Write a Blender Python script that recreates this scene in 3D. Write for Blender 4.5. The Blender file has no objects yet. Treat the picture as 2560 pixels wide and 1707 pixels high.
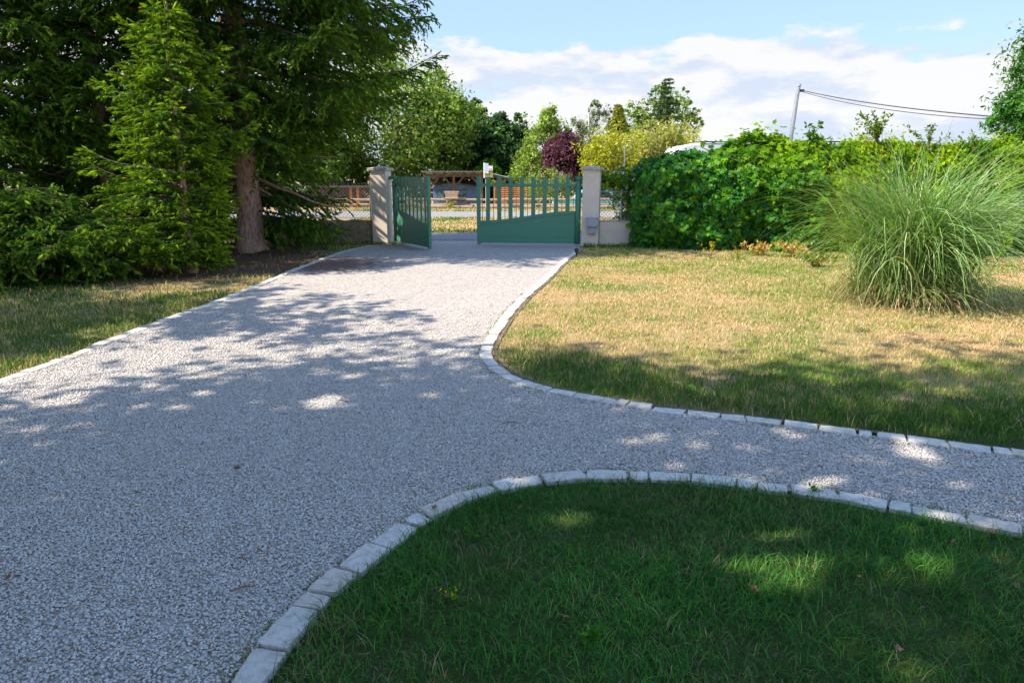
import bpy, bmesh, math
import numpy as np
from mathutils import Vector, Matrix

# ------------------------------------------------------------------ camera, sky, sun, exposure
SC = bpy.context.scene
COL = SC.collection
FPX, TH, CAMH = 1750.0, math.atan((853.5 - 441) / 1750.0), 1.6
cam_d = bpy.data.cameras.new('camera')
cam_d.sensor_width = 36
cam_d.lens = FPX / 2560 * 36
cam_d.clip_end = 3000
cam_d.clip_start = 0.05
cam = bpy.data.objects.new('camera', cam_d)
COL.objects.link(cam)
cam.location = (0, 0, CAMH)
cam.rotation_euler = (math.pi / 2 - TH, 0, 0)
SC.camera = cam

SUN_AZ, SUN_EL = math.radians(19), math.radians(48)      # heading of the light over the ground, height of the sun
sd = Vector((math.cos(SUN_AZ) * math.cos(SUN_EL), math.sin(SUN_AZ) * math.cos(SUN_EL), -math.sin(SUN_EL)))
sun_l = bpy.data.lights.new('sun', 'SUN')
sun_l.energy = 3.1
sun_l.angle = math.radians(0.53)
sun_l.color = (1.0, 0.90, 0.77)
sun = bpy.data.objects.new('sun', sun_l)
COL.objects.link(sun)
sun.rotation_euler = sd.to_track_quat('-Z', 'Y').to_euler()
sun.location = (-20, -5, 30)

SC.view_settings.view_transform = 'Standard'
SC.view_settings.look = 'None'
SC.view_settings.exposure = 1.58
SC.view_settings.gamma = 1
SC.render.engine = 'CYCLES'
SC.cycles.max_bounces = 6
SC.cycles.transparent_max_bounces = 6

W = bpy.data.worlds.new('World')
SC.world = W
W.use_nodes = True
nt = W.node_tree
nt.nodes.clear()


class NT:
    def __init__(s, tree):
        s.t = tree

    def n(s, typ, **kw):
        nd = s.t.nodes.new(typ)
        for k, v in kw.items():
            if k.startswith('i_'):
                key = k[2:]
                key = int(key) if key.isdigit() else key.replace('_', ' ')
                nd.inputs[key].default_value = v
            else:
                setattr(nd, k, v)
        return nd

    def l(s, a, b):
        s.t.links.new(a, b)

    def math(s, op, a, b=None, c=None, clamp=False):
        nd = s.t.nodes.new('ShaderNodeMath')
        nd.operation = op
        nd.use_clamp = clamp
        for i, v in enumerate((a, b, c)):
            if v is None:
                continue
            if hasattr(v, 'is_linked'):
                s.l(v, nd.inputs[i])
            else:
                nd.inputs[i].default_value = v
        return nd.outputs[0]

    def ramp(s, fac, stops, interp='LINEAR'):
        nd = s.t.nodes.new('ShaderNodeValToRGB')
        nd.color_ramp.interpolation = interp
        el = nd.color_ramp.elements
        while len(el) < len(stops):
            el.new(0.5)
        for e, (p, c) in zip(el, stops):
            e.position = p
            e.color = (*c, 1) if len(c) == 3 else c
        s.l(fac, nd.inputs[0])
        return nd.outputs[0]

    def mix(s, fac, a, b, typ='MIX'):
        nd = s.t.nodes.new('ShaderNodeMix')
        nd.data_type = 'RGBA'
        nd.blend_type = typ
        for sock, v in ((nd.inputs[0], fac), (nd.inputs[6], a), (nd.inputs[7], b)):
            if hasattr(v, 'is_linked'):
                s.l(v, sock)
            else:
                sock.default_value = v if isinstance(v, float) else (*v, 1)
        return nd.outputs[2]

    def noise(s, vec, scale, detail=4, rough=0.55):
        nd = s.n('ShaderNodeTexNoise', i_Scale=scale, i_Detail=detail, i_Roughness=rough)
        if vec is not None:
            s.l(vec, nd.inputs['Vector'])
        return nd.outputs['Fac']

    def smooth(s, v, lo, hi):
        nd = s.n('ShaderNodeMapRange', interpolation_type='SMOOTHSTEP')
        s.l(v, nd.inputs[0])
        nd.inputs[1].default_value = lo
        nd.inputs[2].default_value = hi
        return nd.outputs[0]


g = NT(nt)
sky = g.n('ShaderNodeTexSky', sky_type='NISHITA')
sky.sun_disc = False
sky.sun_elevation = SUN_EL
sky.sun_rotation = math.pi / 2 - (SUN_AZ + math.pi)
sky.altitude = 100
sky.air_density = 0.9
sky.dust_density = 0.15
sky.ozone_density = 2.6
tc = g.n('ShaderNodeTexCoord')
sep = g.n('ShaderNodeSeparateXYZ')
g.l(tc.outputs['Generated'], sep.inputs[0])
mp = g.n('ShaderNodeMapping')
mp.inputs['Scale'].default_value = (1.0, 1.0, 3.2)
mp.inputs['Location'].default_value = (0.35, 0.2, 0.1)
g.l(tc.outputs['Generated'], mp.inputs[0])
n1 = g.noise(mp.outputs[0], 5.2, 8, 0.56)
n2 = g.noise(mp.outputs[0], 13.0, 6, 0.6)
mp2 = g.n('ShaderNodeMapping')
mp2.inputs['Scale'].default_value = (1.0, 1.0, 3.2)
mp2.inputs['Location'].default_value = (0.335, 0.2, 0.185)
g.l(tc.outputs['Generated'], mp2.inputs[0])
n1u = g.noise(mp2.outputs[0], 5.2, 8, 0.56)
# cumulus bank low over the horizon, breaking up higher
band = g.smooth(sep.outputs['Z'], 0.235, 0.12)
dens = g.math('ADD', g.math('MULTIPLY', n1, 0.8), g.math('MULTIPLY', n2, 0.22))
dens = g.math('ADD', dens, g.math('MULTIPLY', band, 0.36))
dens = g.math('ADD', dens, g.math('MULTIPLY', g.smooth(sep.outputs['Z'], 0.33, 0.55), 0.17))   # unseen cumulus overhead, added to brighten the shaded ground
cov = g.smooth(dens, 0.705, 0.785)
shade = g.smooth(g.math('SUBTRACT', n1, n1u), -0.10, 0.05)      # sunlit tops and grey bases painted into the cumulus colour
ccol = g.mix(shade, (0.72, 0.80, 0.95), (1.0, 0.985, 0.97))
veil = g.mix(g.math('MULTIPLY', g.smooth(sep.outputs['Z'], 0.50, 0.22), 0.82), sky.outputs[0], (1.06, 1.46, 2.02))     # thin summer haze paling the low sky
bg1 = g.n('ShaderNodeBackground', i_Strength=0.15)
g.l(veil, bg1.inputs[0])
bg2 = g.n('ShaderNodeBackground', i_Strength=0.335)
g.l(ccol, bg2.inputs[0])
mx = g.n('ShaderNodeMixShader')
g.l(g.math('MULTIPLY', cov, 0.93), mx.inputs[0])
g.l(bg1.outputs[0], mx.inputs[1])
g.l(bg2.outputs[0], mx.inputs[2])
wo = g.n('ShaderNodeOutputWorld')
g.l(mx.outputs[0], wo.inputs[0])

# ------------------------------------------------------------------ helpers
RNG = np.random.default_rng(7)


def at(u, v, z=0.0, Y=None):
    """photo pixel (2560 wide) -> world point on height z or at depth Y"""
    du, dv = (u - 1280) / FPX, (v - 853.5) / FPX
    d = np.array([du, math.cos(TH) - dv * math.sin(TH), -math.sin(TH) - dv * math.cos(TH)])
    t = (z - CAMH) / d[2] if Y is None else Y / d[1]
    return np.array([0, 0, CAMH]) + d * t


S = 2560 / 2352


def tag(o, label=None, cat=None, group=None, kind=None):
    if label: o['label'] = label
    if cat: o['category'] = cat
    if group: o['group'] = group
    if kind: o['kind'] = kind
    return o


def empty(name, loc, rz=0.0):
    o = bpy.data.objects.new(name, None)
    o.empty_display_size = 0.2
    COL.objects.link(o)
    o.location = loc
    o.rotation_euler = (0, 0, rz)
    return o


def np_mesh(name, V, polys, mat, parent=None, col=None, smooth=False):
    """polys: list of (N,k) index arrays"""
    me = bpy.data.meshes.new(name)
    V = np.ascontiguousarray(V, dtype=np.float32)
    polys = [np.asarray(p, dtype=np.int32) for p in polys if len(p)]
    me.vertices.add(len(V))
    me.vertices.foreach_set('co', V.ravel())
    loops = np.concatenate([p.ravel() for p in polys])
    tot = np.concatenate([np.full(len(p), p.shape[1], dtype=np.int32) for p in polys])
    start = np.concatenate([[0], np.cumsum(tot)[:-1]]).astype(np.int32)
    me.loops.add(len(loops))
    me.loops.foreach_set('vertex_index', loops)
    me.polygons.add(len(tot))
    me.polygons.foreach_set('loop_start', start)
    me.polygons.foreach_set('loop_total', tot)
    if smooth:
        me.polygons.foreach_set('use_smooth', np.ones(len(tot), dtype=bool))
    if col is not None:
        a = me.attributes.new('Col', 'FLOAT_COLOR', 'POINT')
        c = np.ones((len(V), 4), dtype=np.float32)
        c[:, :3] = col
        a.data.foreach_set('color', c.ravel())
    me.update(calc_edges=True)
    me.validate()
    me.materials.append(mat)
    o = bpy.data.objects.new(name, me)
    COL.objects.link(o)
    if parent: o.parent = parent
    return o


class B:
    """collects solid shapes into one mesh"""

    def __init__(s):
        s.v, s.f = [], []

    def add(s, V, F):
        k = len(s.v)
        s.v += [tuple(map(float, p)) for p in V]
        s.f += [tuple(i + k for i in f) for f in F]
        return s

    def box(s, c, size, rz=0.0, taper=1.0):
        hx, hy, hz = [q / 2 for q in size]
        P = []
        for z, t in ((-hz, 1.0), (hz, taper)):
            for x, y in ((-hx, -hy), (hx, -hy), (hx, hy), (-hx, hy)):
                x2, y2 = x * t, y * t
                P.append((c[0] + x2 * math.cos(rz) - y2 * math.sin(rz), c[1] + x2 * math.sin(rz) + y2 * math.cos(rz), c[2] + z))
        return s.add(P, [(3, 2, 1, 0), (4, 5, 6, 7), (0, 1, 5, 4), (1, 2, 6, 5), (2, 3, 7, 6), (3, 0, 4, 7)])

    def beam(s, p, q, w, h):
        """rectangular beam from p to q"""
        p, q = Vector(p), Vector(q)
        d = (q - p).normalized()
        up = Vector((0, 0, 1)) if abs(d.z) < 0.95 else Vector((0, 1, 0))
        a = d.cross(up).normalized() * (w / 2)
        b = a.cross(d).normalized() * (h / 2)
        P = [p - a - b, p + a - b, p + a + b, p - a + b, q - a - b, q + a - b, q + a + b, q - a + b]
        return s.add(P, [(3, 2, 1, 0), (4, 5, 6, 7), (0, 1, 5, 4), (1, 2, 6, 5), (2, 3, 7, 6), (3, 0, 4, 7)])

    def tube(s, pts, rad, n=8, jit=0.0, cap=True):
        pts = [Vector(p) for p in pts]
        if not hasattr(rad, '__len__'):
            rad = [rad] * len(pts)
        V, F = [], []
        ref = None
        for i, p in enumerate(pts):
            d = (pts[min(i + 1, len(pts) - 1)] - pts[max(i - 1, 0)]).normalized()
            if ref is None:
                ref = Vector((1, 0, 0)) if abs(d.x) < 0.8 else Vector((0, 1, 0))
            a = (ref - d * ref.dot(d)).normalized()
            ref = a
            b = d.cross(a)
            for k in range(n):
                t = 2 * math.pi * k / n
                r = rad[i] * (1 + (RNG.uniform(-jit, jit) if jit else 0))
                V.append(p + a * (r * math.cos(t)) + b * (r * math.sin(t)))
        for i in range(len(pts) - 1):
            for k in range(n):
                k2 = (k + 1) % n
                F.append((i * n + k, i * n + k2, (i + 1) * n + k2, (i + 1) * n + k))
        if cap:
            F.append(tuple(range(n - 1, -1, -1)))
            F.append(tuple((len(pts) - 1) * n + k for k in range(n)))
        return s.add(V, F)

    def prism(s, outline, y0, y1):
        """outline in x,z extruded along y"""
        n = len(outline)
        V = [(x, y0, z) for x, z in outline] + [(x, y1, z) for x, z in outline]
        F = [tuple(range(n)), tuple(range(2 * n - 1, n - 1, -1))]
        F += [(k, k + n, (k + 1) % n + n, (k + 1) % n) for k in range(n)]
        return s.add(V, F)

    def build(s, name, mat, parent=None, bevel=0.0, smooth=False, loc=None, rz=0.0):
        me = bpy.data.meshes.new(name)
        me.from_pydata(s.v, [], s.f)
        bm = bmesh.new()
        bm.from_mesh(me)
        bmesh.ops.recalc_face_normals(bm, faces=bm.faces)
        if bevel:
            ed = [e for e in bm.edges if len(e.link_faces) == 2 and e.calc_face_angle(0) > 0.5]
            bmesh.ops.bevel(bm, geom=ed, offset=bevel, segments=2, affect='EDGES', profile=0.6, clamp_overlap=True)
        bm.to_mesh(me)
        bm.free()
        if smooth:
            for p in me.polygons: p.use_smooth = True
        me.materials.append(mat)
        o = bpy.data.objects.new(name, me)
        COL.objects.link(o)
        if loc is not None: o.location = loc
        o.rotation_euler = (0, 0, rz)
        if parent: o.parent = parent
        return o


# ------------------------------------------------------------------ materials
def new_mat(name):
    m = bpy.data.materials.new(name)
    m.use_nodes = True
    m.node_tree.nodes.clear()
    q = NT(m.node_tree)
    out = q.n('ShaderNodeOutputMaterial')
    return m, q, out


def leaf_mat(name, trans, rough, spec, sat=1.0):
    m, q, out = new_mat(name)
    a = q.n('ShaderNodeAttribute', attribute_name='Col')
    hs = q.n('ShaderNodeHueSaturation', i_Saturation=sat)
    q.l(a.outputs['Color'], hs.inputs['Color'])
    lc = hs.outputs['Color']
    p = q.n('ShaderNodeBsdfPrincipled', i_Roughness=rough)
    p.inputs['Specular IOR Level'].default_value = spec
    q.l(lc, p.inputs['Base Color'])
    t = q.n('ShaderNodeBsdfTranslucent')
    tcol = q.mix(1.0, lc, (1.25, 1.3, 0.55), 'MULTIPLY')
    q.l(tcol, t.inputs[0])
    mx = q.n('ShaderNodeMixShader')
    mx.inputs[0].default_value = trans
    q.l(p.outputs[0], mx.inputs[1])
    q.l(t.outputs[0], mx.inputs[2])
    q.l(mx.outputs[0], out.inputs[0])
    return m


M_LEAF = leaf_mat('leaf', 0.38, 0.5, 0.22, 1.15)
M_NEEDLE = leaf_mat('needle', 0.24, 0.6, 0.12, 1.08)
M_GRASS = leaf_mat('grass_blade', 0.30, 0.6, 0.2)


def solid(name, c, rough=0.6, metal=0.0, var=0.06, scale=6.0, bump=0.0, bscale=80.0, spec=0.5, c2=None):
    m, q, out = new_mat(name)
    tcn = q.n('ShaderNodeTexCoord')
    nz = q.noise(tcn.outputs['Object'], scale, 5, 0.6)
    lo = c2 if c2 else tuple(max(0, x * (1 - var * 2)) for x in c)
    hi = c if c2 else tuple(x * (1 + var) for x in c)
    colr = q.ramp(nz, [(0.32, lo), (0.68, hi)])
    p = q.n('ShaderNodeBsdfPrincipled', i_Roughness=rough, i_Metallic=metal)
    p.inputs['Specular IOR Level'].default_value = spec
    q.l(colr, p.inputs['Base Color'])
    if bump:
        b = q.n('ShaderNodeBump', i_Strength=bump, i_Distance=0.02)
        q.l(q.noise(tcn.outputs['Object'], bscale, 4, 0.6), b.inputs['Height'])
        q.l(b.outputs[0], p.inputs['Normal'])
    q.l(p.outputs[0], out.inputs[0])
    return m


M_GATE = solid('green_paint', (0.075, 0.265, 0.170), rough=0.42, var=0.03, scale=3)
M_RENDER = solid('beige_render', (0.78, 0.665, 0.545), rough=0.9, var=0.05, scale=4, bump=0.25, bscale=160, spec=0.2)
M_CAP = solid('cap_stone', (0.52, 0.47, 0.42), rough=0.85, var=0.12, scale=14, bump=0.3, bscale=90, spec=0.2)
M_GREYBOX = solid('grey_plastic', (0.36, 0.38, 0.42), rough=0.45, var=0.03)
M_BLACK = solid('black_plastic', (0.012, 0.012, 0.013), rough=0.5)
M_GALV = solid('galvanised_wire', (0.55, 0.55, 0.50), rough=0.5, metal=0.3, var=0.1)
M_OLDWALL = solid('old_rough_wall', (0.40, 0.31, 0.20), rough=0.95, c2=(0.20, 0.155, 0.10), scale=7, bump=0.8, bscale=30, spec=0.1)
M_BARK = None
M_WHITE = solid('white_paint', (0.80, 0.80, 0.80), rough=0.35, var=0.02)
M_WOODR = solid('barn_timber', (0.20, 0.125, 0.075), rough=0.8, c2=(0.10, 0.06, 0.035), scale=5, spec=0.2)
M_WOODL = solid('pale_log', (0.42, 0.31, 0.21), rough=0.8, c2=(0.27, 0.19, 0.125), scale=9, spec=0.2)
M_WOODO = solid('orange_timber', (0.58, 0.23, 0.085), rough=0.7, c2=(0.42, 0.15, 0.05), scale=8, spec=0.2)
M_WOODD = solid('dark_timber', (0.15, 0.085, 0.05), rough=0.85, c2=(0.07, 0.04, 0.025), scale=5, spec=0.2)
M_TENT = solid('blue_canvas', (0.10, 0.18, 0.33), rough=0.8, var=0.12, scale=3)
M_TENTROOF = solid('grey_canvas', (0.14, 0.16, 0.20), rough=0.75, var=0.12, scale=3)
M_WINDOW = solid('window_film', (0.03, 0.06, 0.09), rough=0.12, c2=(0.16, 0.30, 0.36), scale=5)
M_GLASS = solid('car_glass', (0.03, 0.04, 0.05), rough=0.08, var=0.0)
M_TYRE = solid('tyre_rubber', (0.02, 0.02, 0.02), rough=0.85)
M_POLE = solid('pole_metal', (0.20, 0.21, 0.25), rough=0.5, metal=0.1, var=0.08)
M_STEEL = solid('grey_steel', (0.42, 0.44, 0.47), rough=0.45, metal=0.2, var=0.08)
M_TURQ = solid('turquoise_paint', (0.10, 0.48, 0.48), rough=0.3, var=0.02)
M_TIN = solid('corrugated_tin', (0.50, 0.54, 0.60), rough=0.5, metal=0.3, var=0.1, scale=3)
M_YELLOW = solid('yellow_cloth', (0.75, 0.62, 0.02), rough=0.7, var=0.05)
M_CABLE = solid('cable_black', (0.03, 0.03, 0.035), rough=0.6)
M_SIGNW = solid('sign_white', (0.70, 0.71, 0.74), rough=0.5, c2=(0.50, 0.53, 0.62), scale=3.5)
M_SIGNO = solid('sign_olive', (0.42, 0.32, 0.06), rough=0.5, c2=(0.20, 0.26, 0.06), scale=3.0)
M_RED = solid('sign_red', (0.55, 0.05, 0.04), rough=0.5)
M_ORANGE = solid('orange_lens', (0.75, 0.22, 0.02), rough=0.2)
M_DRYLEAF = solid('dry_leaf', (0.34, 0.17, 0.08), rough=0.7, c2=(0.18, 0.085, 0.04), scale=20)
M_TWIG = solid('dry_twig', (0.22, 0.11, 0.07), rough=0.85, var=0.15)


def bark(name, a, b, sc=9):
    m, q, out = new_mat(name)
    tcn = q.n('ShaderNodeTexCoord')
    mpn = q.n('ShaderNodeMapping')
    mpn.inputs['Scale'].default_value = (1, 1, 0.35)
    q.l(tcn.outputs['Object'], mpn.inputs[0])
    vo = q.n('ShaderNodeTexVoronoi', i_Scale=sc * 2.4)
    q.l(mpn.outputs[0], vo.inputs['Vector'])
    nz = q.noise(mpn.outputs[0], sc, 7, 0.7)
    f = q.math('ADD', q.math('MULTIPLY', nz, 0.8), q.math('MULTIPLY', vo.outputs['Distance'], 0.45))
    c = q.ramp(f, [(0.35, b), (0.60, a), (0.85, tuple(min(1, x * 1.5) for x in a))])
    p = q.n('ShaderNodeBsdfPrincipled', i_Roughness=0.95)
    p.inputs['Specular IOR Level'].default_value = 0.15
    q.l(c, p.inputs['Base Color'])
    bn = q.n('ShaderNodeBump', i_Strength=0.9, i_Distance=0.03)
    q.l(f, bn.inputs['Height'])
    q.l(bn.outputs[0], p.inputs['Normal'])
    q.l(p.outputs[0], out.inputs[0])
    return m


M_BARK = bark('spruce_bark', (0.48, 0.30, 0.225), (0.21, 0.11, 0.075))
M_BRANCH = bark('branch_bark', (0.17, 0.12, 0.09), (0.07, 0.045, 0.03), 14)
M_BIRCH = bark('pale_bark', (0.45, 0.42, 0.38), (0.15, 0.13, 0.11), 6)

# kerb stone
m, q, out = new_mat('kerb_limestone')
tcn = q.n('ShaderNodeTexCoord')
oi = q.n('ShaderNodeObjectInfo')
geo = q.n('ShaderNodeNewGeometry')
nz = q.noise(geo.outputs['Position'], 28, 6, 0.65)
nz2 = q.noise(geo.outputs['Position'], 130, 3, 0.6)
tint = q.ramp(oi.outputs['Random'], [(0.0, (0.60, 0.57, 0.52)), (0.45, (0.68, 0.66, 0.61)), (0.8, (0.63, 0.54, 0.48)), (1.0, (0.72, 0.70, 0.66))])
dirt = q.smooth(nz, 0.60, 0.36)
c = q.mix(q.math('MULTIPLY', dirt, 0.55), tint, (0.38, 0.35, 0.29))
pit = q.smooth(nz2, 0.36, 0.27)
c = q.mix(q.math('MULTIPLY', pit, 0.4), c, (0.3, 0.27, 0.22))
p = q.n('ShaderNodeBsdfPrincipled', i_Roughness=0.9)
p.inputs['Specular IOR Level'].default_value = 0.2
q.l(c, p.inputs['Base Color'])
bn = q.n('ShaderNodeBump', i_Strength=0.55, i_Distance=0.006)
q.l(q.math('ADD', nz2, nz), bn.inputs['Height'])
q.l(bn.outputs[0], p.inputs['Normal'])
q.l(p.outputs[0], out.inputs[0])
M_KERB = m

# gravel sheet and pebbles
m, q, out = new_mat('gravel')
geo = q.n('ShaderNodeNewGeometry')
pos = geo.outputs['Position']
vo = q.n('ShaderNodeTexVoronoi', i_Scale=52.0)
q.l(pos, vo.inputs['Vector'])
vd = q.n('ShaderNodeTexVoronoi', i_Scale=52.0, feature='DISTANCE_TO_EDGE')
q.l(pos, vd.inputs['Vector'])
sepc = q.n('ShaderNodeSeparateColor')
q.l(vo.outputs['Color'], sepc.inputs[0])
c = q.ramp(sepc.outputs[0], [(0.0, (0.24, 0.205, 0.175)), (0.18, (0.38, 0.345, 0.31)), (0.6, (0.47, 0.43, 0.39)), (1.0, (0.62, 0.57, 0.52))])
gap = q.smooth(vd.outputs['Distance'], 0.10, 0.0)
c = q.mix(q.math('MULTIPLY', gap, 0.5), c, (0.17, 0.15, 0.13))
sx = q.n('ShaderNodeSeparateXYZ')
q.l(pos, sx.inputs[0])
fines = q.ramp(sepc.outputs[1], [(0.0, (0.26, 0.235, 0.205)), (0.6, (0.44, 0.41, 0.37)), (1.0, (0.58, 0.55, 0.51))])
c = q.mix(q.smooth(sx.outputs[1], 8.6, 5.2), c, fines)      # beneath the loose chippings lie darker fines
patch = q.noise(pos, 1.3, 5, 0.6)
c = q.mix(q.math('MULTIPLY', q.smooth(patch, 0.52, 0.75), 0.32), c, (0.34, 0.30, 0.25))
# needle litter swept on the drive beside the spruce
dx = q.math('MULTIPLY', q.math('ADD', sx.outputs[0], 3.35), 0.72)
dy = q.math('MULTIPLY', q.math('SUBTRACT', sx.outputs[1], 13.0), 0.62)
dist = q.math('SQRT', q.math('ADD', q.math('MULTIPLY', dx, dx), q.math('MULTIPLY', dy, dy)))
dn = q.math('ADD', dist, q.math('MULTIPLY', q.math('SUBTRACT', q.noise(pos, 5.0, 6, 0.7), 0.5), 2.4))
c = q.mix(q.math('MULTIPLY', q.smooth(dn, 0.95, 0.35), 0.85), c, (0.17, 0.085, 0.055))
p = q.n('ShaderNodeBsdfPrincipled', i_Roughness=0.9)
p.inputs['Specular IOR Level'].default_value = 0.15
q.l(c, p.inputs['Base Color'])
bn = q.n('ShaderNodeBump', i_Strength=0.5, i_Distance=0.01)
q.l(q.smooth(vd.outputs['Distance'], 0.0, 0.35), bn.inputs['Height'])
q.l(bn.outputs[0], p.inputs['Normal'])
q.l(p.outputs[0], out.inputs[0])
M_GRAVEL = m

m, q, out = new_mat('pebble')
a = q.n('ShaderNodeAttribute', attribute_name='Col')
p = q.n('ShaderNodeBsdfPrincipled', i_Roughness=0.85)
p.inputs['Specular IOR Level'].default_value = 0.2
q.l(a.outputs['Color'], p.inputs['Base Color'])
q.l(p.outputs[0], out.inputs[0])
M_PEBBLE = m

# ground: dry lawn soil, greener in places, brown needle litter under the spruce
m, q, out = new_mat('lawn_soil')
geo = q.n('ShaderNodeNewGeometry')
pos = geo.outputs['Position']
sx = q.n('ShaderNodeSeparateXYZ')
q.l(pos, sx.inputs[0])
n_big = q.noise(pos, 0.55, 5, 0.6)
n_mid = q.noise(pos, 4.0, 6, 0.7)
n_fine = q.noise(pos, 60, 5, 0.75)
straw = q.ramp(n_fine, [(0.3, (0.25, 0.17, 0.085)), (0.55, (0.46, 0.33, 0.17)), (0.8, (0.60, 0.46, 0.26))])
green = q.ramp(n_fine, [(0.3, (0.05, 0.09, 0.015)), (0.7, (0.20, 0.27, 0.06))])
c = q.mix(q.smooth(q.math('ADD', q.math('MULTIPLY', n_big, 0.7), q.math('MULTIPLY', n_mid, 0.3)), 0.47, 0.62), straw, green)
soil = q.ramp(n_fine, [(0.3, (0.075, 0.05, 0.032)), (0.75, (0.21, 0.145, 0.095))])
# near lawn in front is dark earth and thatch under the blades
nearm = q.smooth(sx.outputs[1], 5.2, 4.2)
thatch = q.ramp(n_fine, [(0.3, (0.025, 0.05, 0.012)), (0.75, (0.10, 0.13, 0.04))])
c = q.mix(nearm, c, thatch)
dx = q.math('MULTIPLY', q.math('ADD', sx.outputs[0], 5.6), 0.30)
dy = q.math('MULTIPLY', q.math('SUBTRACT', sx.outputs[1], 13.2), 0.30)
dist = q.math('SQRT', q.math('ADD', q.math('MULTIPLY', dx, dx), q.math('MULTIPLY', dy, dy)))
dn = q.math('ADD', dist, q.math('MULTIPLY', q.math('SUBTRACT', q.noise(pos, 2.5, 6, 0.7), 0.5), 1.1))
litter = q.ramp(n_fine, [(0.3, (0.085, 0.048, 0.032)), (0.7, (0.24, 0.14, 0.09))])
c = q.mix(q.smooth(dn, 1.05, 0.55), c, litter)
p = q.n('ShaderNodeBsdfPrincipled', i_Roughness=0.95)
p.inputs['Specular IOR Level'].default_value = 0.1
q.l(c, p.inputs['Base Color'])
bn = q.n('ShaderNodeBump', i_Strength=0.8, i_Distance=0.02)
q.l(n_fine, bn.inputs['Height'])
q.l(bn.outputs[0], p.inputs['Normal'])
q.l(p.outputs[0], out.inputs[0])
M_GROUND = m
M_ASPHALT = solid('asphalt', (0.30, 0.29, 0.28), rough=0.9, c2=(0.22, 0.215, 0.21), scale=9, bump=0.4, bscale=120, spec=0.15)
M_DIRT = solid('bare_soil', (0.27, 0.195, 0.135), rough=0.95, c2=(0.14, 0.10, 0.065), scale=26, bump=0.7, bscale=120, spec=0.1)

# ------------------------------------------------------------------ setting: ground, drive, roads


def zt(y):
    """terrain: the ground falls away beyond the log fence"""
    t = min(max((y - 37.5) / 3.0, 0), 1)
    return -0.65 * t * t * (3 - 2 * t)


ys = [-25, -5, 0, 5, 10, 15, 20, 25, 30, 34, 37.5, 38, 38.5, 39, 39.5, 40, 40.5, 42, 50, 70, 120, 300, 900]
xs = [-700, -150, -60, -30, -15, -8, -4, 0, 4, 8, 15, 30, 60, 150, 700]
V = np.array([[x, y, zt(y)] for y in ys for x in xs])
nx = len(xs)
F = np.array([[j * nx + i, j * nx + i + 1, (j + 1) * nx + i + 1, (j + 1) * nx + i] for j in range(len(ys) - 1) for i in range(nx - 1)])
tag(np_mesh('ground', V, [F], M_GROUND), kind='structure')


def smooth_curve(pts, n=400):
    """Catmull-Rom through ground points, resampled evenly"""
    P = np.array(pts, dtype=float)
    P = np.vstack([2 * P[0] - P[1], P, 2 * P[-1] - P[-2]])
    out = []
    for i in range(1, len(P) - 2):
        for t in np.linspace(0, 1, 24, endpoint=False):
            a, b, c_, d = P[i - 1], P[i], P[i + 1], P[i + 2]
            out.append(0.5 * ((2 * b) + (-a + c_) * t + (2 * a - 5 * b + 4 * c_ - d) * t * t + (-a + 3 * b - 3 * c_ + d) * t ** 3))
    out.append(P[-2])
    out = np.array(out)
    d = np.concatenate([[0], np.cumsum(np.linalg.norm(np.diff(out, axis=0), axis=1))])
    s = np.linspace(0, d[-1], n)
    return np.stack([np.interp(s, d, out[:, k]) for k in range(2)], 1)


def gpts(pix):
    return [at(a * S, b * S)[:2] for a, b in pix]


def ext(pts, start=(), end=()):
    """carry a line of ground points straight on beyond its ends"""
    pts = [np.array(p_) for p_ in pts]
    a = pts[0] - pts[1]
    b = pts[-1] - pts[-2]
    a, b = a / np.linalg.norm(a), b / np.linalg.norm(b)
    return [pts[0] + a * q_ for q_ in sorted(start, reverse=True)] + pts + [pts[-1] + b * q_ for q_ in end]


K_LEFT = smooth_curve(ext(gpts([(0, 878), (170, 818), (300, 766), (400, 730), (520, 686), (620, 646), (700, 612), (790, 579), (865, 563)]), start=(1.5, 4, 7)))
K_RIGHT = smooth_curve(ext(gpts([(1327, 577), (1290, 606), (1262, 634), (1207, 682), (1166, 727), (1132, 775), (1118, 808), (1123, 832), (1155, 861), (1215, 886), (1290, 905), (1390, 923), (1510, 943), (1630, 958), (1740, 970), (1850, 984), (1960, 997), (2070, 1011), (2200, 1029), (2352, 1049)]), end=(0.8, 2.5, 6)))
K_NEAR = smooth_curve(ext(gpts([(585, 1555), (628, 1497), (672, 1440), (712, 1398), (765, 1345), (805, 1313), (850, 1278), (890, 1247), (930, 1218), (985, 1185), (1060, 1150), (1135, 1126), (1205, 1112), (1270, 1103), (1340, 1098), (1400, 1097), (1480, 1099), (1560, 1103), (1650, 1110), (1740, 1121), (1850, 1134), (1930, 1145), (2010, 1160), (2100, 1178), (2210, 1198), (2352, 1226)]), start=(0.6, 1.5, 3), end=(0.6, 1.8, 5)))

drive_poly = np.vstack([K_LEFT, [(-2.9, 17.3), (-3.0, 18.0), (2.0, 17.8), (1.62, 16.6)], K_RIGHT, K_NEAR[::-1], [(-2.6, -6), (-14, -6)]])


def fill_poly(name, poly, z, mat):
    bm = bmesh.new()
    vs = [bm.verts.new((x, y, z)) for x, y in poly]
    es = [bm.edges.new((vs[i], vs[(i + 1) % len(vs)])) for i in range(len(vs))]
    bmesh.ops.triangle_fill(bm, edges=es, use_beauty=True)
    bmesh.ops.recalc_face_normals(bm, faces=bm.faces)
    for f_ in bm.faces:
        if f_.normal.z < 0: f_.normal_flip()
    me = bpy.data.meshes.new(name)
    bm.to_mesh(me)
    bm.free()
    me.materials.append(mat)
    o = bpy.data.objects.new(name, me)
    COL.objects.link(o)
    return o


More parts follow.
